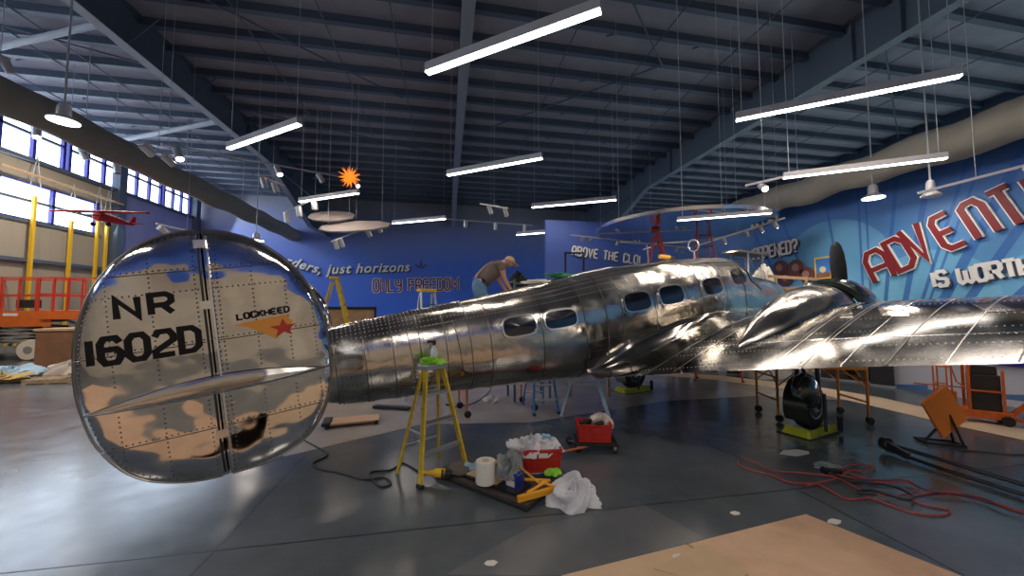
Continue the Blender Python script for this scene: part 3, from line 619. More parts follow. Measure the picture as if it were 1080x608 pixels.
# undercarriage, built upright in the world frame and carried by the aeroplane
iBT = BT.inverted()
wheel_at = [fl(850, 457), fl(664, 413)]
for wp in wheel_at:
    ax = bL; ctr = Vector((wp.x, wp.y, .47)) + f0*.12
    mb = MB(); mb.lathe([(.18, -.12), (.33, -.125), (.39, -.09), (.41, 0), (.39, .09), (.33, .125), (.18, .12)], 'black_rubber', ctr, ax, 32)
    wh = mb.build('wheel', plane, smooth=True, T=iBT)
    mb = MB(); mb.lathe([(.03, -.15), (.08, -.145), (.1, -.12), (.17, -.11), (.2, -.125), (.2, .125), (.17, .11), (.1, .12), (.03, .15)], 'grey_metal', ctr, ax, 24); mb.build('hub', wh, smooth=True, T=iBT)
    mb = MB(); top = ctr+Vector((0, 0, 1.3))
    for s2 in (-1, 1): mb.tube([ctr+ax*s2*.17, ctr+ax*s2*.17+Vector((0, 0, .45)), top+ax*s2*.12], .035, 'dark_metal', 8)
    mb.tube([ctr-ax*.19, ctr+ax*.19], .03, 'dark_metal', 8); mb.tube([ctr+ax*.17+Vector((0, 0, .4)), ctr-ax*.17+Vector((0, 0, .4))], .03, 'dark_metal', 8)
    mb.tube([ctr+Vector((0, 0, .45)), top+f0*-.55+Vector((0, 0, .1))], .03, 'dark_metal', 8); mb.build('gear_leg', plane, T=iBT, smooth=True)
    mb = MB(); rows = []
    for i in range(9):
        a = -2.1+i*.3; rows.append([ctr-f0*0+f0*(.46*sin(a)*1.0)+Vector((0, 0, .49*cos(a)*1.0+.03))+ax*q for q in (-.19, -.1, 0, .1, .19)])
    mb.grid(rows, 'cowl_paint'); mb.build('mudguard', plane, T=iBT, smooth=True)
    mb = MB(); rows = []; fc = ctr-f0*.20-ax*.05+Vector((0, 0, .28))
    for i in range(13):
        v = pi*i/12; rows.append([fc+f0*.27*sin(v)*cos(2*pi*k/20)+ax*.20*sin(v)*sin(2*pi*k/20)+Vector((0, 0, .34*cos(v))) for k in range(20)])
    mb.grid(rows, 'cowl_paint', True); mb.build('gear_fairing', plane, T=iBT, smooth=True)
# tail: stabiliser and two fins
mb = MB(); rows = []
for y in [-2.06, -2, -1.5, -.8, 0, .8, 1.5, 2, 2.06]:
    row = []
    for c, s in foil(10):
        row.append((-6.95-1.35*c, y, 2.72+.0*y+s*thick(c)*.17))
    rows.append(row)
mb.grid(rows, 'fuselage_skin', True); mb.poly(rows[0], 'fin_skin'); mb.poly(rows[-1], 'fin_skin'); mb.build('tailplane', plane, smooth=True)
FX, FZ, FA, FB_ = -7.645, 2.94, .75, .945; HX = -7.66
FR = sorted([(58, .845), (30, .765), (8, .735), (-12, .75), (-36, .85), (-56, .925), (-74, .925), (-90, .91), (-106, .925), (-123, .93), (-141, .87), (-160, .795), (178, .757), (154, .785), (133, .85), (113, .91), (99, .925), (87, .918), (72, .89)])
def fin_r(t):
    d = (math.degrees(t)+180) % 360-180; T = [(FR[-1][0]-360, FR[-1][1]), *FR, (FR[0][0]+360, FR[0][1])]; T = [(T[0][0]-20, T[0][1])]+T+[(T[-1][0]+20, T[-1][1])]
    for i in range(1, len(T)-2):
        if T[i][0] <= d <= T[i+1][0]:
            u = (d-T[i][0])/(T[i+1][0]-T[i][0]); m0 = (T[i+1][1]-T[i-1][1])/(T[i+1][0]-T[i-1][0])*(T[i+1][0]-T[i][0]); m1 = (T[i+2][1]-T[i][1])/(T[i+2][0]-T[i][0])*(T[i+1][0]-T[i][0])
            return (2*u**3-3*u*u+1)*T[i][1]+(u**3-2*u*u+u)*m0+(-2*u**3+3*u*u)*T[i+1][1]+(u**3-u*u)*m1
    return .8
RT = [fin_r(2*pi*k/720-pi) for k in range(721)]
def frad(t):
    q = ((t+pi) % (2*pi))/(2*pi)*720; i = int(q); return RT[i]+(RT[min(720, i+1)]-RT[i])*(q-i)
def fin_out(t): r = frad(t); return FX+r*cos(t), FZ+r*sin(t)
FO = [fin_out(2*pi*k/720) for k in range(720)]
def fin_span(z):
    xs_ = []
    for (x0, z0), (x1, z1) in zip(FO, FO[1:]+FO[:1]):
        if (z0-z)*(z1-z) <= 0 and z0 != z1: xs_.append(x0+(x1-x0)*(z-z0)/(z1-z0))
    return (min(xs_), max(xs_)) if xs_ else (FX, FX)
FTOP = max(z for x, z in FO); FBOT = min(z for x, z in FO)
def fin_q(x, z): return sqrt((x-FX)**2+(z-FZ)**2)/frad(math.atan2(z-FZ, x-FX))
def fin_y(x, z): return .055*sqrt(max(0, 1-min(1, fin_q(x, z))**5))
def finpart(cy, x0, x1, z0, z1, m):
    # clip the oval to x0..x1, z0..z1 and fill both faces with a fine grid
    mb = MB(); n = 34
    for sd in (-1, 1):
        rows = []
        for i in range(n+1):
            z = z0+(z1-z0)*(.5-.5*cos(pi*i/n)); l_, r_ = fin_span(z); a = max(x0, l_); c = min(x1, r_)
            if c < a: a = c = (a+c)/2
            rows.append([(a+(c-a)*k/n, cy+sd*fin_y(a+(c-a)*k/n, z), z) for k in range(n+1)])
        mb.grid(rows, m)
    return mb
for cy in (-NY, NY):
    T_, B_ = FTOP-.0005, FBOT+.0005
    fin = finpart(cy, HX+.006, 9, B_, T_, 'fin_skin').build('fin', plane, smooth=True)
    rud = finpart(cy, -99, HX-.006, B_, T_, 'fin_skin').build('rudder', plane, smooth=True)
    for prt, cond in ((fin, lambda x: x > HX), (rud, lambda x: x < HX)):
        m1 = MB(); P = [fin_out(2*pi*k/96) for k in range(97)]; run = []
        for (x, z) in P+[(None, None)]:
            if x is not None and cond(x): run.append((x, cy, z))
            elif run:
                if len(run) > 1: m1.tube(run, .009, 'seam', 6)
                run = []
        m1.build('edge_strip', prt, smooth=True)
    if cy > 0: continue
    sd = -1
    def FP(x, z, off=.0): return Vector((x, cy-fin_y(x, z)-off, z))
    # hinge gap bead
    m1 = MB(); m1.tube([FP(HX-.022, B_+.03+(T_-B_-.06)*k/30, .004) for k in range(31)], .008, 'dark_metal', 5); m1.tube([FP(HX+.03, B_+.05+(T_-B_-.1)*k/30, .002) for k in range(31)], .01, 'bright_metal', 5)
    for z in (2.35, 2.72, 3.3, 3.75): m1.box((HX-.04, cy-.07, z-.03), (HX+.03, cy-.045, z+.03), 'bright_metal')
    m1.build('hinge', fin, smooth=True)
    # stabiliser tip fairing: long lens across the oval with a bright seam below
    m1 = MB(); lo = []; up_ = []
    for k in range(25):
        x = FX-.725+1.45*k/24; s = k/24; lo.append(FP(x, 2.655+.07*sin(pi*s)*-.35+.04*s, .006)); up_.append(FP(x, 2.66+.105*sin(pi*s)+.03*s, .006))
    mid_ = [(a+c)/2+Vector((0, -.022*sin(pi*i/24), 0)) for i, (a, c) in enumerate(zip(lo, up_))]
    m1.grid([lo, mid_, up_], 'fuselage_skin'); m1.tube(lo, .008, 'bright_metal', 5); m1.tube(up_, .004, 'seam', 5); m1.build('tip_fairing', fin, smooth=True)
    # rivets
    for prt, cond in ((fin, lambda x: x > HX+.02), (rud, lambda x: x < HX-.02)):
        m1 = MB()
        def rr(x, z):
            if cond(x) and fin_q(x, z) < .945: dome(m1, FP(x, z), (0, -1, 0), .0075)
        for z in (2.42, 3.05, 3.42, 3.58):
            x = FX-.74
            while x < FX+.74: rr(x, z-.0*(x-FX)+.02*(x-FX)); x += .034
        for x in (-8.2, -7.97, -7.72, -7.62, -7.59, -7.38, -7.17, -7.0):
            z = B_
            while z < T_:
                if not (2.62 < z < 2.8): rr(x+.02*(z-FZ)*0, z)
                z += .034
        for k in range(150):
            t = 2*pi*k/150; x, z = fin_out(t); x = FX+(x-FX)*.955; z = FZ+(z-FZ)*.962
            if cond(x): dome(m1, FP(x, z), (0, -1, 0), .0075)
        m1.build('rivet_row', prt)['kind'] = 'stuff'
        # thin panel seams
        m1 = MB()
        for z in (2.42, 3.05, 3.58):
            l_, r_ = fin_span(z); xs_ = [l_+(r_-l_)*k/40 for k in range(41)]; xs_ = [x for x in xs_ if cond(x)]
            m1.tube([FP(x, z-.018+.02*(x-FX), .0) for x in xs_], .0035, 'seam', 4)
        m1.build('panel_seam', prt)
    # registration lettering on the rudder
    def flat(text, a, bpt, ch, st, gap, m, off=.02):
        a, bpt = Vector(a), Vector(bpt); ux = (bpt-a); L = ux.length; ux.normalize(); uy = Vector((0, -1, 0)).cross(ux).normalized()
        n0 = textwidth(text, 1, gap); cwid = L/n0; mb2 = MB(); word(mb2, text, Vector((a.x, cy, a.z)), ux, uy, cwid, ch, cwid*gap, st, m, .0, 0, 0.02)
        for i_, v in enumerate(mb2.v): mb2.v[i_] = Vector((v.x, cy-fin_y(v.x, v.z)-off-.003, v.z))
        return mb2
    flat('NR', (-8.15, 0, 3.265), (-7.86, 0, 3.275), .135, .036, .6, 'black_paint', .002).build('registration', rud)
    flat('1602D', (-8.32, 0, 2.975), (-7.735, 0, 2.985), .165, .038, .42, 'black_paint', .002).build('registration', rud)
    mb2 = MB(); yl = cy-.062
    mb2.poly([(-7.52, yl, 3.13), (-7.19, yl, 3.165), (-7.14, yl, 3.10), (-7.27, yl, 2.985), (-7.35, yl, 3.045), (-7.44, yl, 3.10)], 'emblem_orange' if 'emblem_orange' in M else mat('emblem_orange', (.72, .30, .05), .45), (0, -.002, 0))
    star = []
    for k in range(10):
        r = .075 if k % 2 == 0 else .03; t = pi/2+k*pi/5; star.append((-7.21+r*cos(t)*1.25, yl-.004, 3.06+r*sin(t)))
    mb2.poly(star, mat('emblem_red', (.5, .03, .02), .45), (0, -.002, 0)); mb2.build('emblem', fin)
    flat('LOCKHEED', (-7.495, 0, 3.165), (-7.16, 0, 3.185), .042, .0115, .42, 'black_paint', .012).build('maker_lettering', fin)
# yellow wheel chock stands
for wp, lab in zip(wheel_at, ('yellow chock tray under the near wheel below the right wing', 'yellow chock tray under the far wheel beyond the fuselage')):
    t = thing('wheel_chock', lab, 'chock', (wp.x, wp.y, 0), 0, None); t.rotation_euler = (0, 0, hd)
    mb = MB(); mb.box((-.40, -.28, 0), (.56, .28, .02), 'dark_metal'); mb.build('base_plate', t)
    mb = MB(); mb.poly([(.1-.48, -.2, .02), (.1-.33, -.2, .13), (.1-.30, -.2, .02)], 'chock_yellow', (0, .40, 0)); mb.poly([(.1+.44, -.2, .02), (.1+.33, -.2, .13), (.1+.30, -.2, .02)], 'chock_yellow', (0, .40, 0)); mb.box((-.38, -.24, .02), (.52, -.19, .14), 'chock_yellow'); mb.build('chock_block', t)
    mb = MB(); mb.tube([(.05, -.28, .1), (.05, -.28, .75)], .025, 'dark_metal', 8); mb.build('jack_post', t); mb = MB(); mb.tube([(.5, -.3, .05), (.5, -.3, .3)], .04, 'black_rubber', 8); mb.build('handle', t)

# ================================================================ LAMPS
def linear_lamp(a, bpx, Z, label, power=34, k=1.0):
    p, q = hit(*a, 2, Z), hit(*bpx, 2, Z); c = (p+q)/2; L = (q-p).length; ang = math.atan2(q.y-p.y, q.x-p.x)
    t = thing('linear_pendant', label, 'pendant lamp', c, ang, 'long white linear pendant lamps'); hl = L/2
    mb = MB(); mb.box((-hl, -.07*k, .005), (hl, .07*k, .17*k), 'fixture'); mb.build('housing', t, bevel=.006)
    mb = MB(); mb.box((-hl+.01, -.058*k, -.02*k), (hl-.01, .058*k, .004), 'lamp_white'); mb.build('diffuser', t)
    for s2 in (-1, 1):
        mb = MB(); x = s2*(hl-.12); mb.tube([(x, 0, .17*k), (x, 0, RZ-Z)], .008, 'cable', 5); mb.build('cable', t)
    l = area_light('lamp_or_fill_glow', (c.x, c.y, Z-.03), (0, 0, -1), L-.1, .1, power, (1, .87, .74)); l.rotation_euler = (0, 0, ang)
for a, q, Z, lb in (((450, 77), (634, 11), 6.7, 'largest linear lamp, over the middle of the aeroplane, closest overhead'), ((776, 127), (1014, 80), 6.6, 'long linear lamp over the right wing, upper of the two near the cream duct'),
    ((826, 188), (999, 167), 5.4, 'long linear lamp just below another, in front of the cream duct'), ((241, 157), (316, 131), 6.8, 'short-looking linear lamp beside the dark roof rafter, above the tail fin'),
    ((472, 185), (572, 167), 6.8, 'linear lamp hanging beside the slim middle rafter'), ((561, 219), (650, 211), 6.8, 'linear lamp hanging left of the round mirror'), ((316, 213), (378, 204), 7.0, 'linear lamp under the orange spiky star'),
    ((414, 236), (470, 231), 7.0, 'small linear lamp to the right of the cloud panels'), ((545, 248), (608, 243), 6.5, 'lowest small linear lamp above the man, left of the round mirror'), ((714, 233), (814, 225), 4.3, 'linear lamp hanging in front of the round mirror')):
    linear_lamp(a, q, Z, lb, *((18, .5) if Z < 5 else (13, .75) if Z < 5.5 else ()))
# unseen area lights added to fill the hall, mostly behind the camera
for x, y in ((-6, -3.5), (2, -4.5), (9, -4), (-12, 3)):
    l = area_light('lamp_or_fill_glow', (x, y, 6.7), (0, 0, -1), 3, 1.0, 190, (1, .90, .80)); l.rotation_euler = (0, 0, radians(-35))
def dish_lamp(px, py, Z, r, label, power=25, lit=True):
    p = hit(px, py, 2, Z); t = thing('dish_lamp', label, 'pendant lamp', p, 0)
    mb = MB(); mb.lathe([(r, 0), (r, .02), (r*.45, .12), (r*.42, .30), (r*.3, .36)], 'fixture', n=24); mb.build('lamp_shade', t, smooth=True)
    mb = MB(); mb.lathe([(r*.95, -.012), (r*.95, -.002)], 'lamp_white' if lit else 'fixture', n=24); mb.build('diffuser', t)
    mb = MB(); mb.tube([(0, 0, .36), (0, 0, RZ-Z)], .018, 'cable', 6); mb.build('cable', t)
    if lit:
        l = bpy.data.lights.new('lamp_or_fill_glow', 'AREA'); l.shape = 'DISK'; l.size = r*1.8; l.energy = power; l.color = (1, .85, .7); o = bpy.data.objects.new('lamp_or_fill_glow', l); link(o); o.location = p-Vector((0, 0, .03))
dish_lamp(67, 128, 6.1, .24, 'round dish lamp hanging in front of the dark duct near the high windows')
dish_lamp(270, 254, 5.4, .32, 'round dish lamp on a long cable against the blue back wall', 25)
dish_lamp(921, 209, 5.2, .24, 'round glowing dish lamp under the cream duct over the mural')
dish_lamp(982, 207, 4.75, .17, 'unlit round dish lamp beside the thin rail over the big red letters', lit=False)
# track lights
def track(p, q, heads, label, drop=None, spot=None, hs=1.0):
    p, q = Vector(p), Vector(q); t = thing('track_light', label, 'track light', (p+q)/2); o = -(p+q)/2
    mb = MB(); mb.beam(p+o, q+o, .05, .05, 'fixture'); mb.build('rail', t)
    for k in (drop or (.5,)):
        m_ = (p+o).lerp(q+o, k); mb = MB(); mb.tube([m_, (m_.x, m_.y, RZ-((p+q)/2).z)], .007, 'cable', 5); mb.build('cable', t)
    for i, (k, dx, dy, dz, lit) in enumerate(heads):
        c = (p+o).lerp(q+o, k)-Vector((0, 0, .12*hs)); d = Vector((dx, dy, dz)).normalized()
        mb = MB(); mb.tube([c+Vector((0, 0, .12*hs)), c], .015*hs, 'fixture', 6); mb.tube([c-d*.1*hs, c+d*.18*hs], .075*hs, 'fixture', 12); h_ = mb.build('spot_head', t, smooth=True)
        mb = MB(); mb.tube([c+d*.181*hs, c+d*.19*hs], .062*hs, 'lamp_spot' if lit else 'grey_metal', 12); mb.build('lens', h_)
        if lit:
            l = bpy.data.lights.new('spot_glow', 'SPOT'); l.energy = lit; l.spot_size = radians(60); l.spot_blend = .9; l.color = (1, .84, .66); l.shadow_soft_size = .06
            ob = bpy.data.objects.new('spot_glow', l); link(ob); ob.location = c-o+d*.24*hs; ob.rotation_euler = d.to_track_quat('-Z', 'Y').to_euler()
track(at(170, 152, 11), at(378, 190, 19.5), [(.05, .5, -.3, -1, 60), (.45, .5, -.3, -1, 60), (.7, .4, .3, -.8, 0), (.98, .6, -.5, -1, 60)], 'long spotlight rail running from above the tail fin toward the orange star', drop=(.02, .35, .7, .98), hs=1.5)
track(at(10, 62, 9), at(-10, 55, 8), [(.2, .3, .3, -1, 0)], 'short spotlight rail at the edge beside the long dark duct', hs=1.2)
track(at(0, 115, 12), at(128, 175, 16), [(.25, .3, -.3, -1, 40), (.62, .3, .3, -1, 0), (.95, .3, -.1, -1, 0)], 'spotlight rail under the long dark duct in front of the high windows', hs=1.5)
track(at(165, 236, 12), at(225, 250, 14), [(.1, .3, .8, -.5, 0), (.6, .3, .8, -.5, 60), (.85, .3, .8, -.4, 60)], 'small spotlight rail just above the top edge of the round tail fin', hs=1.3)
track(at(150, 150, 10), at(182, 166, 11), [(.1, .3, .8, -.5, 0), (.8, .3, .8, -.5, 0)], 'short unlit spotlight rail above the long dark duct', hs=1.2)
track(at(274, 185, 14), at(300, 196, 15), [(.15, .2, .2, -1, 0), (.6, .2, .4, -1, 0)], 'short spotlight rail beside the knee of the dark rafter', hs=1.4)
track(at(299, 225, 16), at(335, 208, 16), [(.1, .1, .1, -1, 0), (.45, .1, .1, -1, 0), (.9, .1, .1, -1, 0)], 'spotlight rail with three heads beside the upper cloud panel', hs=1.6)
track(at(349, 255, 16), at(400, 236, 17), [(.1, .2, .3, -1, 0), (.2, .3, .4, -1, 0), (.75, .4, .5, -.8, 0), (.98, .4, .5, -.8, 0)], 'spotlight rail hanging below the lower cloud panel', hs=1.4)
track(at(506, 215, 14), at(536, 220, 14), [(.35, .4, .5, -.9, 0), (.9, .4, .5, -.9, 0)], 'short spotlight rail with two heads above the man', hs=1.1)
track(at(470, 231, 18), at(562, 238, 19), [(.22, 0, .1, -1, 0), (.56, 0, .1, -1, 0), (.9, 0, .1, -1, 0)], 'long thin spotlight rail against the dark roof edge above the man', hs=1.2)
track(at(601, 248, 13.6), at(730, 262, 14.4), [(.1, 0, .9, -.5, 0), (.16, 0, .9, -.5, 30), (.38, 0, .9, -.5, 0), (.66, .1, .7, -.6, 45), (.88, .1, .8, -.6, 30), (.93, .1, .8, -.6, 20)], 'spotlight rail under the round mirror lighting the raised white words', hs=.75)
track(at(733, 260, 12.4), at(828, 230, 11), [(.35, .6, .3, -.8, 110), (.6, .6, .3, -.8, 0), (.75, .8, .2, -.8, 110), (.9, .8, .2, -.8, 60)], 'spotlight rail rising toward the cream duct over WHAT HAPPENED?', hs=.75)
track(at(786, 196, 9), at(826, 187, 8.6), [(.45, -.3, -.8, -.6, 90)], 'single bright spotlight at the end of the lower long linear lamp', hs=1.0)
track(at(968, 204, 7.6), at(1100, 170, 6.6), [(.9, .9, .1, -.6, 80)], 'thin pale rail across the mural over the big red letters', drop=(.5,), hs=.8)
# unseen warm lights added to brighten the lift bay wall
for x, y in ((-14.5, 11.5), (-15.5, 19.0)):
    area_light('lamp_or_fill_glow', (x, y, 7.2 if y < 15 else 9.3), (-.45, .2, -1), .8, .8, 300, (1, .86, .68))
for k, (px, py, hs) in enumerate(((214, 168, 13), (272, 118+70, 16), (143, 232, 13))): pass
for yy, pw in ((12.6, 0), (9.5, 60), (6.6, 60), (3.5, 60)):
    l = bpy.data.lights.new('spot_glow', 'SPOT'); l.energy = pw*1.1; l.spot_size = radians(70); l.spot_blend = 1; l.color = (1, .88, .74); ob = bpy.data.objects.new('spot_glow', l)
    if pw: link(ob); ob.location = (11.0, yy, 5.7); ob.rotation_euler = Vector((1.7, 0, -2.2)).to_track_quat('-Z', 'Y').to_euler()
# round mirror under the roof
mc = hit(716, 242, 2, 5.0); t = thing('ceiling_mirror', 'round suspended mirror with a silver rim above the nose, reflecting wall words', 'mirror', mc)
mb = MB(); mb.lathe([(2.75, 0), (2.75, .04)], 'mirror', n=64); mb.build('mirror_disc', t)
mb = MB(); rows = []
for k in range(65):
    a = 2*pi*k/64; rows.append([(r*cos(a), r*sin(a), z) for r, z in ((2.73, -.03), (2.82, -.04), (2.84, .06), (2.73, .06), (2.73, -.03))])
mb.grid(rows, 'bright_metal'); mb.build('rim', t, smooth=True)
for k in range(6):
    a = 2*pi*k/6+.3; mb = MB(); mb.tube([(2.8*cos(a), 2.8*sin(a), .05), (2.8*cos(a), 2.8*sin(a), RZ-5.1)], .006, 'cable', 5); mb.build('cable', t)
# orange spiky star
sc_ = at(369, 187, 15); t = MB(); random.seed(3)
mat('star_orange', (.9, .22, .02), .4, emit=(1, .25, .02), estr=.9)
for k in range(34):
    z = 1-2*(k+.5)/34; a = k*2.39996; d = Vector((sqrt(1-z*z)*cos(a), sqrt(1-z*z)*sin(a), z)); t.tube([d*.05, d*.22, d*(.42+.08*random.random())], [.05, .035, .003], 'star_orange', 5)
so_ = tag(t.build('star_lantern'), 'glowing orange spiky star lantern hanging under the dark roof', 'lantern'); so_.location = sc_
mb = MB(); mb.tube([(0, 0, .3), (0, 0, RZ-sc_.z)], .008, 'cable', 5); mb.build('cable', so_)
# wires of the suspended shower of cables round the star
# cloud panels
def cloud(c, L, hgt, lab, tilt):
    t = thing('cloud_panel', lab, 'hanging panel', c, tilt); pts = []; n = 44
    for k in range(n):
        a = 2*pi*k/n; bump = 1+.07*abs(sin(a*5)); pts.append((L/2*cos(a)*bump, hgt*sin(a)*bump*1.0, 0))
    mb = MB(); mb.poly(pts, mat('panel_taupe', (.50, .42, .38), .7), (0, 0, .08)); mb.build('panel', t)
    t.children[0].rotation_euler = (radians(38), 0, 0) if t.children else (0, 0, 0)
    for s2 in (-1, 1): mb = MB(); mb.tube([(s2*L*.4, 0, .08), (s2*L*.4, 0, RZ-c.z)], .012, 'cable', 5); mb.build('cable', t)
cloud(at(350, 229, 17), 2.0, .5, 'upper of two scalloped cloud-shaped taupe panels hanging left of centre', radians(-8)); cloud(at(374, 240, 16.5), 3.3, .5, 'lower longer scalloped cloud-shaped taupe panel with lights beneath', radians(-18))

# ================================================================ PERSON AND FIGURE HELPERS
def skinned(name, joints, edges, material, parent=None, sub=2, root=0):
    me = bpy.data.meshes.new(name); me.from_pydata([j[:3] for j in joints], edges, []); o = bpy.data.objects.new(name, me); link(o)
    o.modifiers.new('skin', 'SKIN'); sv = me.skin_vertices[0].data
    for i, j in enumerate(joints):
        r = j[3]; sv[i].radius = (r, j[4]) if len(j) > 4 else (r, r)
    sv[root].use_root = True; s_ = o.modifiers.new('s', 'SUBSURF'); s_.levels = sub; s_.render_levels = sub
    o.modifiers['skin'].use_smooth_shade = True
    bpy.context.view_layer.update(); dg = bpy.context.evaluated_depsgraph_get(); m2 = bpy.data.meshes.new_from_object(o.evaluated_get(dg))
    o.modifiers.clear(); o.data = m2; m2.materials.clear(); m2.materials.append(M[material]); m2.polygons.foreach_set('use_smooth', [True]*len(m2.polygons))
    if parent is not None: o.parent = parent
    return o
# man bending forward, local frame: x = direction he faces, y left, z up, feet at 0; hips at .92
def man():
    feet = at(506, 312, 7.55); base = Vector((feet.x, feet.y, 1.86)); rz = radians(8)
    t = thing('person', 'man in cap, brown shirt, braces and jeans bending over the fuselage', 'person', base, rz)
    J = [(0, 0, .90, .12, .11), (.10, 0, 1.02, .12, .11), (.24, 0, 1.16, .12, .14), (.40, 0, 1.29, .12, .16), (.47, 0, 1.34, .08), (.54, 0, 1.36, .062), (.60, 0, 1.37, .085, .08), (.67, 0, 1.35, .10, .082), (.70, 0, 1.28, .075, .07),
         (-.02, .10, .84, .11), (.04, .11, .46, .072), (.0, .11, .42, .066), (-.06, .11, .08, .045), (.0, .11, .04, .05), (.12, .12, .03, .04),
         (-.02, -.10, .84, .11), (.08, -.11, .46, .072), (.05, -.11, .42, .066), (.02, -.11, .08, .045), (.08, -.11, .04, .05), (.20, -.12, .03, .04),
         (.42, .20, 1.26, .075), (.48, .25, 1.02, .05), (.62, .22, .80, .036), (.66, .21, .76, .032), (.70, .20, .74, .030, .02),
         (.42, -.20, 1.26, .075), (.46, -.24, 1.01, .05), (.60, -.22, .79, .036), (.64, -.21, .75, .032), (.68, -.20, .73, .030, .02)]
    E_ = [(0, 1), (1, 2), (2, 3), (3, 4), (4, 5), (5, 6), (6, 7), (7, 8), (0, 9), (9, 10), (10, 11), (11, 12), (12, 13), (13, 14), (0, 15), (15, 16), (16, 17), (17, 18), (18, 19), (19, 20), (3, 21), (21, 22), (22, 23), (23, 24), (24, 25), (3, 26), (26, 27), (27, 28), (28, 29), (29, 30)]
    skinned('body', J, E_, 'skin_tone', t)
    # fingers resting on the skin of the fuselage
    for s2, hx in ((1, .70), (-1, .68)):
        y0 = s2*.20; 
        for k, L in enumerate((.055, .066, .06, .046)):
            yy = y0+(k-1.5)*.017; mb = MB(); mb.tube([(hx-.01, yy, .738), (hx+.02+L*.4, yy, .742), (hx+.02+L, yy, .722)], [.0095, .009, .006], 'skin_tone', 7); mb.build('finger', t, smooth=True)
        mb = MB(); mb.tube([(hx-.04, y0-s2*.025, .745), (hx-.01, y0-s2*.055, .74), (hx+.015, y0-s2*.06, .725)], [.012, .01, .008], 'skin_tone', 7); mb.build('thumb', t, smooth=True)
    # shirt
    J = [(.0, 0, .93, .225, .21), (.12, 0, 1.04, .205, .20), (.25, 0, 1.17, .205, .23), (.40, 0, 1.295, .185, .245), (.475, 0, 1.335, .10), (.42, .20, 1.27, .092), (.455, .235, 1.12, .078), (.42, -.20, 1.27, .092), (.445, -.235, 1.11, .078)]
    skinned('shirt', J, [(0, 1), (1, 2), (2, 3), (3, 4), (3, 5), (5, 6), (3, 7), (7, 8)], 'shirt', t)
    J = [(.045, 0, .985, .20, .185), (0, 0, .91, .21, .20), (-.02, .10, .82, .14), (.04, .11, .46, .09), (.0, .11, .42, .085), (-.05, .11, .12, .075), (-.02, -.10, .82, .14), (.08, -.11, .46, .09), (.05, -.11, .42, .085), (.03, -.11, .12, .075)]
    skinned('jeans', J, [(0, 1), (1, 2), (2, 3), (3, 4), (4, 5), (1, 6), (6, 7), (7, 8), (8, 9)], 'jeans', t, root=1)
    for s2 in (-1, 1):
        mb = MB(); mb.grid([[(px_, s2*.1-.03, pz_), (px_, s2*.1+.03, pz_)] for px_, pz_ in ((-.125, .99), (-.07, 1.09), (.015, 1.19), (.115, 1.285), (.265, 1.395), (.39, 1.435))], 'red_paint' if s2 > 0 else 'paper')
        br_ = mb.build('brace_strap', t, smooth=True)
    # head: hair, cap, face
    mb = MB(); c = Vector((.655, 0, 1.39)); ax = Vector((.45, 0, .9)).normalized()
    mb.lathe([(.112, 0), (.115, .03), (.10, .075), (.06, .105), (.01, .115)], 'cap', c, ax, 20); mb.poly([c+Vector((.10, -.07, -.03)), c+Vector((.20, -.05, -.10)), c+Vector((.20, .05, -.10)), c+Vector((.10, .07, -.03))], 'cap', (0, 0, .012)); mb.build('cap', t, smooth=True)
    mb = MB(); mb.lathe([(.095, -.05), (.108, -.02), (.112, .01)], mat('hair_grey', (.35, .27, .2), .8), c-Vector((.02, 0, 0)), ax, 16); mb.build('hair', t, smooth=True)
    mb = MB(); f_ = Vector((.755, 0, 1.30)); mb.tube([f_+Vector((-.02, 0, .02)), f_+Vector((.02, 0, -.015))], [.014, .018], 'skin_tone', 8)
    for s2 in (-1, 1): mb.lathe([(.004, -.008), (.012, 0), (.004, .008)], 'letter_dark', f_+Vector((.0, s2*.035, .03)), (1, 0, -.3), 8); mb.lathe([(.005, -.012), (.026, 0), (.005, .012)], 'skin_tone', Vector((.66, s2*.092, 1.335)), (0, 1, 0), 10)
    mb.tube([f_+Vector((-.02, -.028, -.045)), f_+Vector((-.005, 0, -.05)), f_+Vector((-.02, .028, -.045))], .006, 'letter_red', 5); mb.build('face', t, smooth=True)
    mb = MB(); mb.beam((.02, -.13, .985), (.03, -.16, .90), .05, .10, 'black_paint'); mb.build('belt_pouch', t)
    return t
person = man()

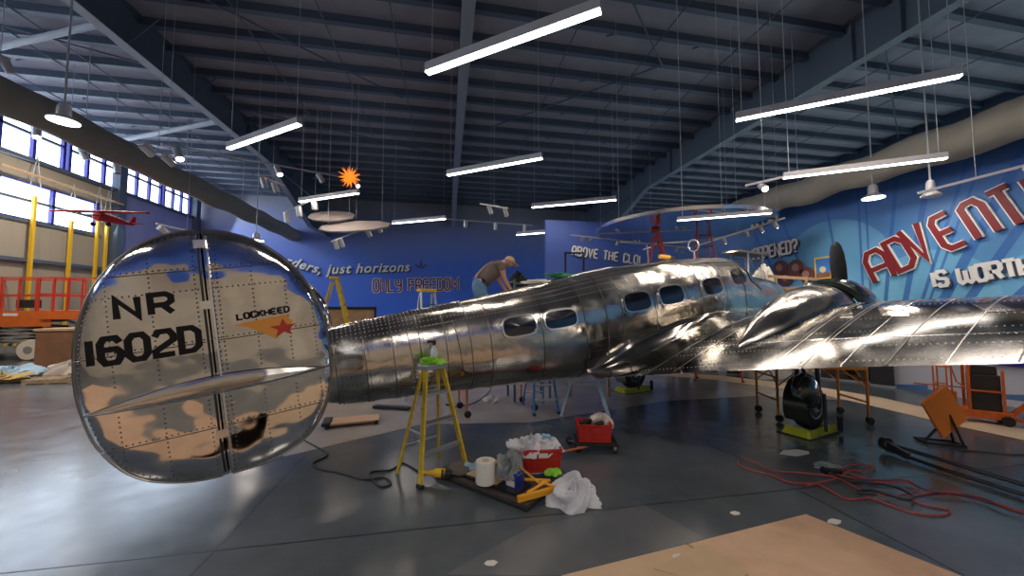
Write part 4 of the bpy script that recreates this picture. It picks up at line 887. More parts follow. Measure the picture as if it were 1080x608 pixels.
# ================================================================ LADDERS, SCAFFOLDS
def ladder(label, c, rz, h, wb, wt, spread, m, steps, m2='alu', cap=None, rearm=None):
    t = thing('stepladder', label, 'ladder', c, rz); rearm = rearm or m
    # front side faces -y, steps between the front rails
    def fr(s2, k): return Vector((s2*(wb/2+(wt/2-wb/2)*k), -spread/2*(1-k)-.03, h*k))
    def re(s2, k): return Vector((s2*(wb/2+(wt/2-wb/2)*k)*.9, spread/2*(1-k)+.05, h*k))
    for s2 in (-1, 1):
        mb = MB(); mb.beam(fr(s2, 0), fr(s2, .985), .028, .075, m, up=(0, 1, 0)); mb.box(tuple(fr(s2, 0)-Vector((.025, .05, 0))), tuple(fr(s2, 0)+Vector((.025, .05, .05))), 'black_rubber'); mb.build('side_rail', t)
        mb = MB(); mb.beam(re(s2, 0), re(s2, .97), .025, .045, rearm, up=(0, 1, 0)); mb.build('rear_rail', t)
        mb = MB(); mb.beam(fr(s2, .42), re(s2, .42), .006, .025, m2); mb.build('spreader', t)
    for k in range(steps):
        q = (k+1)/(steps+1); a, c_ = fr(-1, q), fr(1, q); mb = MB(); mb.box((a.x, a.y-.035, a.z-.015), (c_.x, a.y+.06, a.z+.015), m2); mb.build('step', t)
        if k % 2 == 0: a, c_ = re(-1, q), re(1, q); mb = MB(); mb.box((a.x, a.y-.012, a.z-.012), (c_.x, a.y+.012, a.z+.012), m2); mb.build('rear_brace', t)
    mb = MB(); mb.box((-wt/2-.04, -.1, h-.03), (wt/2+.04, .13, h+.04), cap or m); mb.build('top_cap', t, bevel=.01); return t
A_, B_, C_, D_ = (v*.965 for v in (fl(442, 506.5), fl(418, 492.7), fl(490.6, 485.8), fl(468, 482)))
fx = (C_-A_); rzl = math.atan2(fx.y, fx.x); cen = (A_+B_+C_+D_)/4
LH = 1.43
ld = ladder('yellow fibreglass stepladder beside the tool pallet, holding a green rag', Vector((cen.x, cen.y, 0)), rzl, LH, fx.length, .28, .50, 'yellow_fibreglass', 3, cap='grey_metal')
topc = Vector((cen.x, cen.y, LH+.04))
mb = MB(); lb_ = A_.lerp(Vector((topc.x, topc.y, LH)), .0)
# green rag heaped on the ladder top
def crumple(name, c, rx, ry, rz_, m, label=None, cat='cloth', seed=1, amp=.25, n=18, flat=.35, parent=None, group=None):
    random.seed(seed); mb = MB(); rows = []; ph = [(random.uniform(1.5, 5), random.uniform(1.5, 6), random.uniform(0, 6)) for _ in range(7)]
    for i in range(n+1):
        v = i/n*pi*.5; row = []
        for k in range(2*n):
            u = 2*pi*k/(2*n); f_ = 1+amp*sum(sin(a*cos(u)*2+b_*sin(u)*1.4+a*v*2+c_) for a, b_, c_ in ph)/3.2
            row.append((rx*cos(u)*sin(v if i else .001)*f_, ry*sin(u)*sin(v if i else .001)*f_, max(.004, rz_*cos(v)**(.8)*f_)))
        rows.append(row)
    mb.grid(rows, m, True); mb.poly(rows[-1], m); o = mb.build(name, parent, smooth=True); o.location = c
    if label: tag(o, label, cat, group)
    return o
crumple('cleaning_rag', topc, .17, .11, .075, 'green_cloth', 'bright green rag heaped on top of the yellow stepladder', 'cloth', 5, .4)
# spray bottle
t = thing('spray_bottle', 'clear spray bottle with black trigger on top of the yellow stepladder', 'bottle', topc+Vector((.01, .02, .0))); t.scale = (1.25, 1.25, 1.25)
mb = MB(); mb.lathe([(.03, 0), (.042, .005), (.042, .13), (.035, .16), (.014, .19), (.014, .205)], mat('bottle_plastic', (.7, .75, .8), .2, alpha=.85), n=16); mb.build('bottle_body', t, smooth=True)
mb = MB(); mb.lathe([(.03, .004), (.0425, .006), (.0425, .07)], mat('yellow_liquid', (.7, .5, .02), .3), n=16); mb.build('bottle_label', t)
mb = MB(); mb.box((-.02, -.015, .205), (.02, .015, .25), 'black_paint'); mb.box((-.075, -.013, .232), (.02, .013, .258), 'black_paint'); mb.beam((-.03, 0, .235), (-.045, 0, .185), .012, .01, 'black_paint'); mb.build('trigger', t, bevel=.004)
# ladders beyond the aeroplane
p = fl(356, 350, 0)
q = at(354, 293, 9.5); ladder('tall yellow stepladder behind the tail, below the white italic words', (q.x, q.y, 0), radians(98), q.z-.03, 1.0, .36, 1.5, 'yellow_fibreglass', 8)
for (px, py, d, rz, lb) in ((692, 243, 12.6, 70, 'red stepladder under the round mirror, left of the loop antenna'), (741, 236, 12.2, -20, 'red stepladder standing taller, just right of the loop antenna')):
    q = at(px, py, d); ladder(lb, (q.x, q.y, 0), radians(rz), q.z-.03, 1.35, .34, 1.9, 'red_paint', 12, 'dark_metal')
q = at(450.5, 305.5, 8.6); t = ladder('small pale blue platform ladder seen over the rear fuselage', (q.x, q.y, 0), radians(30), q.z-.03, .62, .34, .9, 'alu', 7, cap='yellow_paint', m2='blue_paint')
# blue ladder and scaffold under the fuselage
q = fl(627, 444); ladder('pale blue and white stepladder beyond the red crate under the wing root', (q.x, q.y+.5, 0), radians(70), 1.45, .6, .3, .9, mat('pale_blue', (.42, .60, .75), .5), 5)
q = fl(569, 432); ladder('dark blue stepladder standing behind the fuselage below the man', (q.x, q.y, 0), radians(5), 1.75, .55, .3, .8, 'blue_paint', 5)
def scaffold(label, c, rz, L, W, z0, h, m, wheels=True):
    t = thing('rolling_scaffold', label, 'scaffold', c, rz)
    for sx in (-1, 1):
        mb = MB()
        for sy in (-1, 1): mb.tube([(sx*L/2, sy*W/2, z0), (sx*L/2, sy*W/2, h)], .024, m, 8)
        for z in (z0+.3, z0+.75, h-.1): mb.tube([(sx*L/2, -W/2, z), (sx*L/2, W/2, z)], .018, m, 6)
        mb.tube([(sx*L/2, -W/2, h-.42), (sx*L/2, -W/2+.3, h-.1)], .014, m, 6); mb.build('end_frame', t, smooth=True)
        for sy in (-1, 1):
            mb = MB(); mb.lathe([(.03, -.02), (.07, -.02), (.075, 0), (.07, .02), (.03, .02)], 'black_rubber', (sx*L/2+.02, sy*W/2, .075), (.3, 1, 0), 16); mb.box((sx*L/2-.02, sy*W/2-.035, .07), (sx*L/2+.04, sy*W/2+.035, z0+.02), 'dark_metal'); mb.build('caster', t, smooth=False)
    for sy in (-1, 1):
        mb = MB(); mb.beam((-L/2, sy*W/2, h-.08), (L/2, sy*W/2, h-.08), .03, .06, m); mb.tube([(-L/2, sy*W/2, h-.45), (-L/2+.45, sy*W/2, h-.1)], .014, m, 6); mb.tube([(L/2, sy*W/2, h-.45), (L/2-.45, sy*W/2, h-.1)], .014, m, 6); mb.build('side_brace', t)
    mb = MB(); mb.box((-L/2, -W/2, h-.03), (L/2, W/2, h+.01), 'wood'); mb.build('platform', t); return t
P1, P2, P3, P4 = fl(799, 436), fl(824, 445), fl(884, 438), fl(914, 446)
cc = (P1+P2+P3+P4)/4; scaffold('orange rolling scaffold standing under the right wing around the engine', Vector((cc.x, cc.y, 0)), math.atan2(P3.y-P1.y, P3.x-P1.x), 1.65, .7, .12, 1.15, 'scaffold_orange')
P1, P2 = fl(530, 429), fl(551, 436); cc = (P1+P2)/2
scaffold('orange rolling scaffold behind the fuselage carrying the man', Vector((cc.x-.35, cc.y+.05, 0)), radians(10), 1.5, .75, .12, 1.85, 'scaffold_orange')
# green tool cart frame behind the crown
q = at(557, 300, 9.2); t = thing('tool_cart', 'dark grey-green cart with a black load behind the fuselage roof', 'cart', (q.x, q.y, 0), radians(5))
mb = MB(); gm = mat('cart_green', (.09, .15, .16), .5); mb.box((-.42, -.3, 2.15), (.42, .3, 2.75), gm); mb.build('cart_body', t, bevel=.01)
mb = MB()
for sx in (-1, 1):
    for sy in (-1, 1): mb.beam((sx*.45, sy*.32, 0), (sx*.45, sy*.32, 2.95), .05, .05, gm)
for sx in (-1, 1): mb.beam((sx*.45, -.32, 2.9), (sx*.45, .32, 2.9), .04, .04, gm)
mb.beam((-.45, -.32, 2.85), (.45, -.32, 2.85), .04, .04, gm); mb.build('cart_frame', t)
crumple('black_bag', (q.x-.25, q.y, 2.75), .25, .2, .32, 'black_rubber', 'black bag lying on the grey-green cart', 'bag', 9, .25)
# black sign stand near the words
q = at(606, 290, 14.2); t = thing('sign_stand', 'black rectangular stand frame in front of the raised white words', 'stand', (q.x, q.y, 0), radians(-10))
mb = MB()
for sx in (-.36, .36): mb.beam((sx, 0, .0), (sx, 0, 4.45), .07, .07, 'black_paint')
mb.beam((-.36, 0, 4.42), (.36, 0, 4.42), .07, .07, 'black_paint'); mb.box((-.5, -.3, 0), (.5, .3, .04), 'black_paint'); mb.build('stand_frame', t)
mb = MB(); mb.box((-.3, -.02, 3.2), (1.0, .02, 3.6), mat('bright_blue', (.02, .18, .75), .4)); mb.build('blue_panel', t)


# ================================================================ LOOSE THINGS ON THE FLOOR
def P3(px, py, z=0): return fl(px, py, z)
# tool pallet: two dark boards
a, c = P3(459, 503), P3(556, 541); dx = (c-a); rz = math.atan2(dx.y, dx.x); dep = Vector((-sin(rz), cos(rz), 0))
def local(c0, rz_): return Matrix.Translation(c0) @ Matrix.Rotation(rz_, 4, 'Z')
t = MB(); t.box((0, 0, 0), (dx.length, .62, .035), 'black_rubber'); t.box((0, 0, .035), (dx.length, .62, .075), mat('dark_board', (.07, .05, .045), .6, noise=.3))
brd = tag(t.build('equipment_board', bevel=.006), 'dark flat board on the floor carrying the towel roll and orange stand', 'board'); brd.location = a; brd.rotation_euler = (0, 0, rz)
def on_board(px, py, z=.077): return P3(px, py, z)
q = on_board(520, 510); t = MB(); t.box((-.42, -.10, 0), (.42, .22, .03), 'black_paint'); t.box((-.38, -.07, .03), (.1, .2, .045), 'cardboard')
tray = tag(t.build('tool_tray'), 'shallow black tray lying on the dark board under the towel roll', 'tray'); tray.location = q; tray.rotation_euler = (0, 0, rz)
# towel roll
q = on_board(512, 509, .122); t = thing('paper_roll', 'white roll of shop paper towels standing on the tray', 'paper roll', (q.x, q.y, .122))
mb = MB(); mb.lathe([(.045, .255), (.045, .26), (.115, .26), (.12, .252), (.12, .004), (.115, 0), (.04, 0)], 'paper', n=32); mb.build('paper', t, smooth=True)
mb = MB(); mb.lathe([(.038, .15), (.046, .15), (.046, .262), (.036, .262)], 'cardboard', n=20); mb.lathe([(.035, .256), (.035, .2605)], 'black_paint', n=16); mb.build('core', t, smooth=True)
# blue can and silver rag
q = on_board(541, 515, .077); t = thing('solvent_can', 'dark blue tin can beneath the crumpled silver rag', 'can', (q.x+.02, q.y+.02, .077), rz)
mb = MB(); mb.box((-.1, -.08, 0), (.1, .08, .19), mat('can_blue', (.02, .04, .25), .3, .3)); mb.build('can_body', t, bevel=.012); mb = MB(); mb.lathe([(.03, .19), (.03, .215)], 'bright_metal', n=14); mb.build('cap', t)
mb = MB(); mb.box((-.06, -.083, .04), (.06, -.0805, .11), 'paper'); mb.build('label_patch', t)
crumple('shop_rag', Vector((q.x-.05, q.y+.03, .20)), .13, .10, .19, 'rag', 'crumpled grey and silver rag heaped over the blue can', 'rag', 12, .5)
q = on_board(497, 497, .077); crumple('shop_rag', Vector((q.x, q.y, .08)), .13, .09, .07, mat('pale_blue_rag', (.35, .52, .6), .8), 'small pale blue rag beside the buffing tool', 'rag', 22, .5)
# crates
def crate(c, rz_, label, w_=.52, d_=.36, h_=.28):
    t = thing('plastic_crate', label, 'crate', c, rz_, None)
    mb = MB(); th = .012; tp = .025
    def ring(k): return [(sx*(w_/2-tp*(1-k)), sy*(d_/2-tp*(1-k)), h_*k) for sx, sy in ((-1, -1), (1, -1), (1, 1), (-1, 1))]
    lo, hi2 = ring(0), ring(1); inn = [(x*.95, y*.93, z) for x, y, z in hi2]; inl = [(x*.95, y*.93, .02) for x, y, z in lo]
    mb.grid([lo+[lo[0]], hi2+[hi2[0]]], 'crate_red'); mb.grid([hi2+[hi2[0]], inn+[inn[0]], inl+[inl[0]]], 'crate_red'); mb.poly(lo, 'crate_red'); mb.poly(inl, 'crate_red'); body = mb.build('crate_body', t)
    mb = MB()
    for z in (h_-.012, h_*.62, .02):
        k = z/h_; r_ = ring(k); r_ = [(x*1.025, y*1.035, zz) for x, y, zz in r_]
        for i in range(4): mb.beam(r_[i], r_[(i+1) % 4], .018, .02, 'crate_red')
    for i in range(7):
        x = -w_/2+.04+i*(w_-.08)/6
        for sy in (-1, 1): mb.beam((x*.94, sy*(d_/2-tp+.004), .01), (x, sy*(d_/2+.005), h_-.01), .014, .014, 'crate_red', up=(0, 1, 0))
    for i in range(4):
        y = -d_/2+.05+i*(d_-.1)/3
        for sx in (-1, 1): mb.beam((sx*(w_/2-tp+.004), y*.94, .01), (sx*(w_/2+.005), y, h_-.01), .014, .014, 'crate_red', up=(1, 0, 0))
    mb.build('crate_rib', body)
    mb = MB(); mb.box((-.06, -d_/2-.012, h_*.66), (.06, -d_/2-.004, h_*.86), 'paper' if 'labelled' in label else 'crate_red'); mb.build('crate_label', t); return t
q = (P3(549, 503, 0)+P3(592, 503, 0))/2; ck = Vector((q.x+.03, q.y+.10, .077)); crate(ck, radians(-6), 'red plastic crate labelled with a white tag, full of white bags', .50, .36, .30)
crumple('plastic_bag', ck+Vector((-.16, -.02, .2)), .22, .17, .19, 'plastic_bag', 'white plastic bag spilling over one end of the red crate', 'bag', 31, .45)
crumple('plastic_bag', ck+Vector((.12, .02, .2)), .16, .15, .15, 'plastic_bag', 'white plastic bag inside the red crate next to the blue carton', 'bag', 33, .4)
t = MB(); t.box((-.06, -.03, 0), (.06, .03, .3), mat('carton_blue', (.25, .45, .62), .5)); o = tag(t.build('carton'), 'small pale blue carton standing in the red crate among bags', 'carton'); o.location = ck+Vector((0, .03, .15)); o.rotation_euler = (.2, .25, 0)
q = P3(607, 536); crumple('plastic_bag', Vector((q.x, q.y+.10, .0)), .25, .21, .22, 'plastic_bag', 'crumpled white plastic bag lying on the floor beside the orange stand', 'bag', 37, .38, n=24)
q = P3(545, 513, .08); crumple('green_rag', Vector((P3(585, 513).x, P3(585, 513).y+.1, .10)), .09, .07, .06, 'green_cloth', 'small bright green rag between the orange stand and floor bag', 'rag', 41, .5)
# orange folded stand
o0 = lambda px, py, z: P3(px, py, z)
t = thing('folded_stand', 'orange metal stand folded flat on the dark board', 'stand', (0, 0, 0))
for nm, pts, r in (('base_bar', [(546, 527, .11), (590, 515, .13)], .026), ('strut', [(548, 506, .13), (580, 507, .20)], .018), ('strut', [(548, 493, .2), (571, 512, .16)], .016), ('strut', [(556, 520, .14), (577, 508, .2)], .016), ('strut', [(570, 508, .2), (590, 516, .14)], .016), ('strut', [(520, 485, .16), (548, 505, .16)], .02)):
    mb = MB(); P_ = [o0(*p) for p in pts]
    if nm == 'base_bar': mb.beam(P_[0], P_[1], .05, .06, 'yellow_paint' if 0 else mat('stand_orange', (.85, .38, .02), .4))
    else: mb.tube(P_, r, 'stand_orange', 8)
    mb.build(nm, t)
# buffing tool and cord
q = P3(463, 499, .1); t = thing('buffing_tool', 'yellow and black power buffer lying at the edge of the dark board', 'power tool', (0, 0, 0))
mb = MB(); mb.tube([P3(443, 498, .1), P3(452, 499, .11), P3(461, 499, .12)], [.028, .03, .045], mat('tool_yellow', (.85, .50, .02), .4), 12); mb.build('grip', t, smooth=True)
mb = MB(); mb.tube([P3(459, 499, .13), P3(470, 500, .13)], [.055, .06], 'tool_yellow', 14); mb.tube([P3(466, 500, .13), P3(476, 500, .13)], .058, 'black_paint', 14); mb.build('motor_housing', t, smooth=True)
c_ = P3(484, 494, .14); mb = MB(); mb.lathe([(.02, -.02), (.13, -.02), (.15, 0), (.13, .02), (.02, .03)], mat('wool_pad', (.14, .12, .10), .95, bump=1, bscale=60), c_, (.1, -.2, 1), 24); mb.build('buffing_pad', t, smooth=True)
def spline(pts, n=10):
    out = []; P_ = [Vector(p) for p in pts]; P_ = [P_[0]]+P_+[P_[-1]]
    for i in range(1, len(P_)-2):
        for k in range(n):
            u = k/n; p0, p1, p2, p3 = P_[i-1:i+3]
            out.append(.5*((2*p1)+(-p0+p2)*u+(2*p0-5*p1+4*p2-p3)*u*u+(-p0+3*p1-3*p2+p3)*u**3))
    return out+[P_[-2]]
def cord(label, pts, m, r=.012, z=.014):
    t = MB(); P_ = [P3(x, y) for x, y in pts]; P_ = spline(P_)
    for i, p in enumerate(P_): p.z = z
    t.tube(P_, r, m, 6); return tag(t.build('power_cord', smooth=True), label, 'cord')
cord('black cord running from the yellow buffer in loops towards the tail fin', [(441, 498), (425, 490), (412, 497), (390, 500), (400, 514), (412, 512), (404, 505), (385, 507), (360, 500), (338, 496), (330, 490), (345, 482), (342, 477), (325, 468), (316, 462)], 'cord_black', .012)
cord('outermost red extension cord in long loops across the floor', [(1100, 548), (1068, 538), (1040, 529), (1000, 520), (975, 523), (958, 527), (975, 534), (1000, 539), (995, 545), (965, 543), (935, 533), (918, 527), (893, 528), (872, 517), (860, 512), (832, 510), (812, 502), (795, 498), (780, 492), (778, 487)], 'cord_red', .010)
cord('red extension cord doubling back through the middle of the cord tangle', [(782, 485), (800, 492), (815, 499), (850, 502), (880, 506), (905, 518), (920, 524), (945, 526), (968, 519), (955, 512), (930, 512), (900, 503), (888, 497), (905, 492), (922, 494), (915, 500), (898, 499), (880, 508), (850, 515)], 'cord_red', .009, .03)
cord('thin dark red cord leaving the tangle towards the tow bar', [(874, 503), (900, 508), (930, 511), (955, 511), (980, 522), (1030, 528), (1060, 540), (1100, 552)], mat('cord_maroon', (.22, .03, .03), .5), .011, .045)
cord('black cord in a loop among the red extension cords', [(868, 497), (890, 510), (915, 514), (940, 517), (962, 527), (958, 532), (940, 528), (920, 522), (905, 524), (925, 527)], 'cord_black', .014, .05)
cord('thin black cable lying beyond the tow bar by the orange box', [(1010, 476), (1040, 478), (1068, 481), (1090, 480)], 'cord_black', .01)
cord('thin cable on the pale floor under the rear fuselage', [(480, 430), (500, 426), (515, 415), (522, 402), (530, 397)], 'cord_black', .01)
t = MB(); q = P3(878, 500); t.box((-.12, -.05, 0), (.1, .05, .06), 'black_paint'); o = tag(t.build('socket_block', bevel=.01), 'small dark socket block where the red cords meet', 'socket block'); o.location = q; o.rotation_euler = (0, 0, -.4)
crumple('shop_rag', P3(870, 494), .14, .08, .05, 'rag', 'small dark grey rag on the floor beside the socket block', 'rag', 52, .5)
# rolling crate
q = (P3(603, 471)+P3(655, 476)+P3(635, 484))/3; cb = Vector((q.x, q.y+.12, 0)); rz = radians(-14)
t = thing('crate_dolly', 'low black four-wheeled dolly under the second red crate', 'dolly', cb, rz)
mb = MB(); mb.box((-.33, -.22, .115), (.33, -.14, .15), 'black_rubber'); mb.box((-.33, .14, .115), (.33, .22, .15), 'black_rubber'); mb.box((-.33, -.14, .115), (-.24, .14, .15), 'black_rubber'); mb.box((.24, -.14, .115), (.33, .14, .15), 'black_rubber'); mb.box((-.3, -.2, .12), (.3, .2, .13), 'wood'); mb.build('deck', t, bevel=.008)
for sx in (-1, 1):
    for sy in (-1, 1): mb = MB(); mb.lathe([(.02, -.016), (.047, -.018), (.05, 0), (.047, .018), (.02, .016)], 'black_rubber', (sx*.28, sy*.18, .05), (.4, 1, 0), 14); mb.box((sx*.28-.02, sy*.18-.025, .06), (sx*.28+.02, sy*.18+.025, .116), 'grey_metal'); mb.build('caster', t)
crate(cb+Vector((-.02, 0, .152)), rz, 'red plastic crate riding on the four-wheeled black dolly', .52, .36, .28)
crumple('plastic_bag', cb+Vector((.10, .02, .33)), .2, .13, .17, mat('cream_cloth', (.62, .55, .48), .8), 'cream cloth bundle in the crate on the dolly', 'cloth', 61, .4)
for (dx_, dy_, r, lb) in ((-.16, -.02, .09, 'black coiled hose in the crate on the dolly, beside the cream bundle'), (.02, -.13, .06, 'small black wheel-shaped buffing disc in the crate on the dolly')):
    t = MB(); t.tube([Vector((r*cos(k*pi/10), 0, r*sin(k*pi/10))) for k in range(21)], .03, 'black_rubber', 8); o = tag(t.build('hose_coil', smooth=True), lb, 'hose'); o.location = cb+Vector((dx_, dy_, .42)); o.rotation_euler = (.8, .2, .5)
t = MB(); t.tube([P3(592, 477, .1), P3(620, 471, .1)], .018, mat('rust_orange', (.5, .16, .04), .5), 8); tag(t.build('metal_pipe'), 'rust orange pipe running from the near crate to the dolly', 'pipe')
t = MB(); 
t.lathe([(.03, -.02), (.06, -.02), (.065, 0), (.06, .02), (.03, .02)], 'black_rubber', P3(600, 465, .065), (1, .3, 0), 14); t.tube([P3(600, 465, .07), P3(612, 468, .12)], .02, 'dark_metal', 6); tag(t.build('loose_caster'), 'black caster wheel leaning behind the dolly', 'caster')
# creeper board
c_ = (P3(340, 452)+P3(403, 446))/2; t = thing('mechanic_creeper', 'low wooden creeper board with black rollers under the tail', 'creeper', (c_.x, c_.y+.1, 0), radians(10))
mb = MB(); mb.box((-.42, -.2, .06), (.45, .2, .09), mat('creeper_wood', (.62, .38, .22), .6, noise=.15)); mb.build('board', t)
mb = MB(); mb.box((-.55, -.22, .05), (-.40, .22, .12), 'black_rubber'); mb.build('head_pad', t, bevel=.02)
for sx in (-.45, .4):
    for sy in (-.2, .2): mb = MB(); mb.lathe([(.01, -.015), (.04, -.015), (.04, .015), (.01, .015)], 'black_rubber', (sx, sy, .04), (0, 1, 0), 12); mb.build('roller', t)
t = MB(); t.beam(P3(395, 429, .04), P3(432, 431, .04), .16, .05, 'dark_metal'); tag(t.build('metal_ramp'), 'flat dark metal ramp lying beyond the wooden creeper board', 'ramp')
crumple('shop_rag', P3(519, 424), .2, .14, .10, 'plastic_bag', 'small white rag heap on the floor under the mid fuselage', 'rag', 71, .45)
# plywood sheets and cardboard
def sheet(name, pix_, z, th, m, label, cat='board'):
    t = MB(); t.poly([Vector((*P3(x, y).xy, z)) for x, y in pix_], m, (0, 0, th)); return tag(t.build(name), label, cat)
v1, v2, v3 = P3(850, 544), P3(1040, 620), P3(625, 601)
def sheet_w(name, pts, z, th, m, label):
    t = MB(); t.poly([Vector((p[0], p[1], z)) for p in pts], m, (0, 0, th)); return tag(t.build(name), label, 'board')
e1 = (v2-v1).normalized(); e2 = (v3-v1).normalized()
sheet_w('plywood_sheet', [v1, v1+e1*2.44, v1+e1*2.44+e2*1.6, v1+e2*1.6], .002, .012, 'plywood', 'large reddish plywood sheet with its corner nearest the red cords')
m1_ = v1+e2*1.62; sheet_w('plywood_sheet', [m1_, m1_+e1*2.2, m1_+e1*2.2+e2*1.3, m1_+e2*1.3], .002, .012, mat('plywood_pale', (.66, .45, .27), .6, noise=.15, nscale=2.5, detail=8), 'paler plywood sheet beside the reddish one, at the picture edge')
sheet_w('plywood_sheet', [m1_+e1*2.25, m1_+e1*4.6, m1_+e1*4.6+e2*5, m1_+e1*2.25+e2*5], .002, .012, 'plywood_pale', 'plywood sheet on the floor just below the picture edge')
sheet_w('plywood_sheet', [(-6.8, -1.6, 0), (-1.1, .9, 0), (-.5, -1.3, 0), (-5.8, -3.8, 0)], .002, .012, 'plywood', 'plywood sheet seen only as the tan reflection in the tail fin')
sheet('cardboard_sheet', [(742, 575), (790, 608), (760, 622), (690, 603)], .016, .006, 'cardboard', 'torn cardboard sheet lying over the paler plywood', 'cardboard')
for (px, py, r, lb) in ((880, 551, .06, 'torn white paper scrap beside the plywood corner'), (517, 595, .05, 'small white scrap of paper on the bare floor'), (716, 590, .05, 'tiny paper scrap near the cardboard'), (775, 542, .05, 'tiny white scrap on the dark floor before the plywood'), (840, 478, .15, 'white paper offcut near the chock tray')):
    random.seed(px); t = MB(); c_ = P3(px, py); t.poly([c_+Vector((r*(1+.5*random.random())*cos(k*pi/3)*(1.4 if px == 840 else 1), r*.6*(1+.6*random.random())*sin(k*pi/3), .017 if 700 < px < 730 else .003)) for k in range(6)], 'paper', (0, 0, .004)); tag(t.build('paper_scrap'), lb, 'paper scrap')
# brown paper runway along the mural
RUN = [((600, 387), (600, 391)), ((670, 391.5), (670, 394.5)), ((754, 396), (754, 401)), ((860, 408), (860, 415)), ((930, 420), (930, 431)), ((1000, 436), (1000, 448)), ((1080, 453), (1080, 465)), ((1200, 478), (1200, 494))]
t = MB(); t.grid([[P3(*a)+Vector((0, 0, .006)), P3(*b_)+Vector((0, 0, .006))] for a, b_ in RUN], mat('kraft_paper', (.78, .58, .38), .6, noise=.12, nscale=2)); tag(t.build('paper_runner'), 'long strip of tan floor paper laid along the foot of the mural', 'paper')
# dark display panels before the mural
def panel(pa, pb, h, m, label, z0=0):
    a, c = P3(*pa), P3(*pb); d = (c-a); t = thing('display_panel', label, 'panel', (a+c)/2, math.atan2(d.y, d.x), None); t.location += Vector((-.3, -.12, 0)) if pb[0] > 940 else Vector(); L = d.length/2
    mb = MB(); mb.box((-L, 0, z0+.05), (L, .12, h), m); mb.build('panel_face', t, bevel=.01); mb = MB(); mb.box((-L-.02, -.02, 0), (L+.02, .16, .05), 'steel_light'); mb.build('plinth', t)
    return t
black = mat('screen_black', (.03, .035, .04), .25)
panel((922, 405.5), (947, 408.5), 1.9, 'screen_black', 'black display panel nearest the white skirting under the wing'); panel((866, 400), (920, 405.2), 1.9, 'screen_black', 'wide black display panel behind the orange scaffold')
for i, (x0, x1, y0) in enumerate(((703, 712, 392.5), (716, 727, 393), (733, 757, 394), (768, 795, 396))): panel((x0, y0), (x1, y0+.9), 1.8, 'screen_black', ['narrow black panel nearest the far wheel under the wing', 'second narrow black panel from the far wheel', 'medium black panel left of the hanging dark bracket', 'black panel right of the hanging dark bracket'][i])
# tow bar
t = thing('tow_bar', 'long black A-frame tow bar lying on the floor at the picture edge', 'tow bar', (0, 0, 0))
a = P3(933, 468, .12); mb = MB(); mb.tube([a, P3(962, 476, .12), P3(1130, 527, .1)], .03, 'black_paint', 10); mb.build('bar', t)
mb = MB(); mb.tube([P3(936, 475, .05), P3(1000, 497, .05), P3(1140, 541, .05)], .026, 'black_paint', 10); mb.build('bar', t)
mb = MB(); ax_ = (cR); mb.lathe([(.05, -.03), (.095, -.03), (.095, .03), (.05, .03)], 'black_paint', P3(934, 468, .14), cF, 20); mb.beam(P3(934, 468, .14), P3(958, 482, .06), .05, .10, 'black_paint'); mb.build('hitch', t, smooth=False)
mb = MB(); mb.lathe([(.035, -.033), (.05, -.036), (.05, .036), (.035, .033)], 'grey_metal', P3(934, 468, .14), cF, 16); mb.build('pin', t)
# tilted orange box on a stand
b0 = (P3(977, 468)+P3(1010, 474))/2; t = thing('tilted_box_light', 'orange box tilted on a small black floor stand', 'box', (b0.x+.05, b0.y, 0), radians(-25)); t.scale = (.72, .8, .95)
mb = MB(); Tm = Matrix.Translation((0, 0, .60)) @ Matrix.Rotation(radians(-38), 4, 'Y') @ Matrix.Rotation(radians(12), 4, 'X'); mb.box((-.27, -.05, -.36), (.27, .02, .36), mat('box_orange', (.95, .25, .02), .5), T=Tm); mb.build('box_body', t, bevel=.01)
mb = MB(); mb.box((-.285, -.07, -.375), (.285, -.045, .375), mat('box_edge', (.95, .27, .03), .5), T=Tm); mb.build('rim', t)
mb = MB(); mb.beam((-.32, 0, .03), (.36, -.05, .03), .04, .04, 'dark_metal'); mb.beam((-.32, .3, .03), (.36, .25, .03), .04, .04, 'dark_metal'); mb.beam((-.3, 0, .03), (-.3, .3, .03), .04, .04, 'dark_metal'); mb.beam((.34, -.04, .03), (.34, .25, .03), .04, .04, 'dark_metal')
mb.beam((.32, -.05, .03), (.1, -.03, .55), .04, .03, 'dark_metal'); mb.beam((.34, .2, .03), (.12, .1, .55), .04, .03, 'dark_metal'); mb.beam((-.28, .1, .03), (.05, .05, .4), .04, .03, 'dark_metal'); mb.build('floor_stand', t)
# boom lift at the right
b0 = (P3(1000, 442)+P3(1062, 450))/2; t = thing('boom_lift', 'orange and black mast lift parked before the white skirting under the wing', 'lift', (b0.x+.1, b0.y+.1, 0), radians(-50)); t.scale = (.62, .62, .7)
om = mat('lift_orange', (.78, .16, .02), .45, noise=.15)
mb = MB(); mb.box((-.75, -.3, .14), (.75, .3, .36), om); mb.box((-.9, -.15, .10), (-.6, .15, .22), om); mb.build('chassis', t, bevel=.02)
for sx in (-.62, .62):
    for sy in (-.32, .32): mb = MB(); mb.lathe([(.05, -.05), (.13, -.05), (.14, 0), (.13, .05), (.05, .05)], 'black_rubber', (sx, sy, .14), (0, 1, 0), 18); mb.build('wheel', t)
mb = MB(); mb.box((-.05, -.24, .36), (.55, .24, 1.35), mat('mast_black', (.025, .02, .018), .45)); mb.box((0, -.2, 1.35), (.5, .2, 1.6), 'mast_black'); mb.build('mast', t, bevel=.02)
mb = MB()
for sy in (-.28, .28): mb.beam((-.1, sy, .36), (-.1, sy, 1.6), .07, .05, om); mb.beam((.58, sy, .36), (.58, sy, 1.5), .06, .05, om)
mb.beam((-.1, -.28, .9), (.58, -.28, .9), .03, .05, om); mb.build('mast_rail', t)
mb = MB()
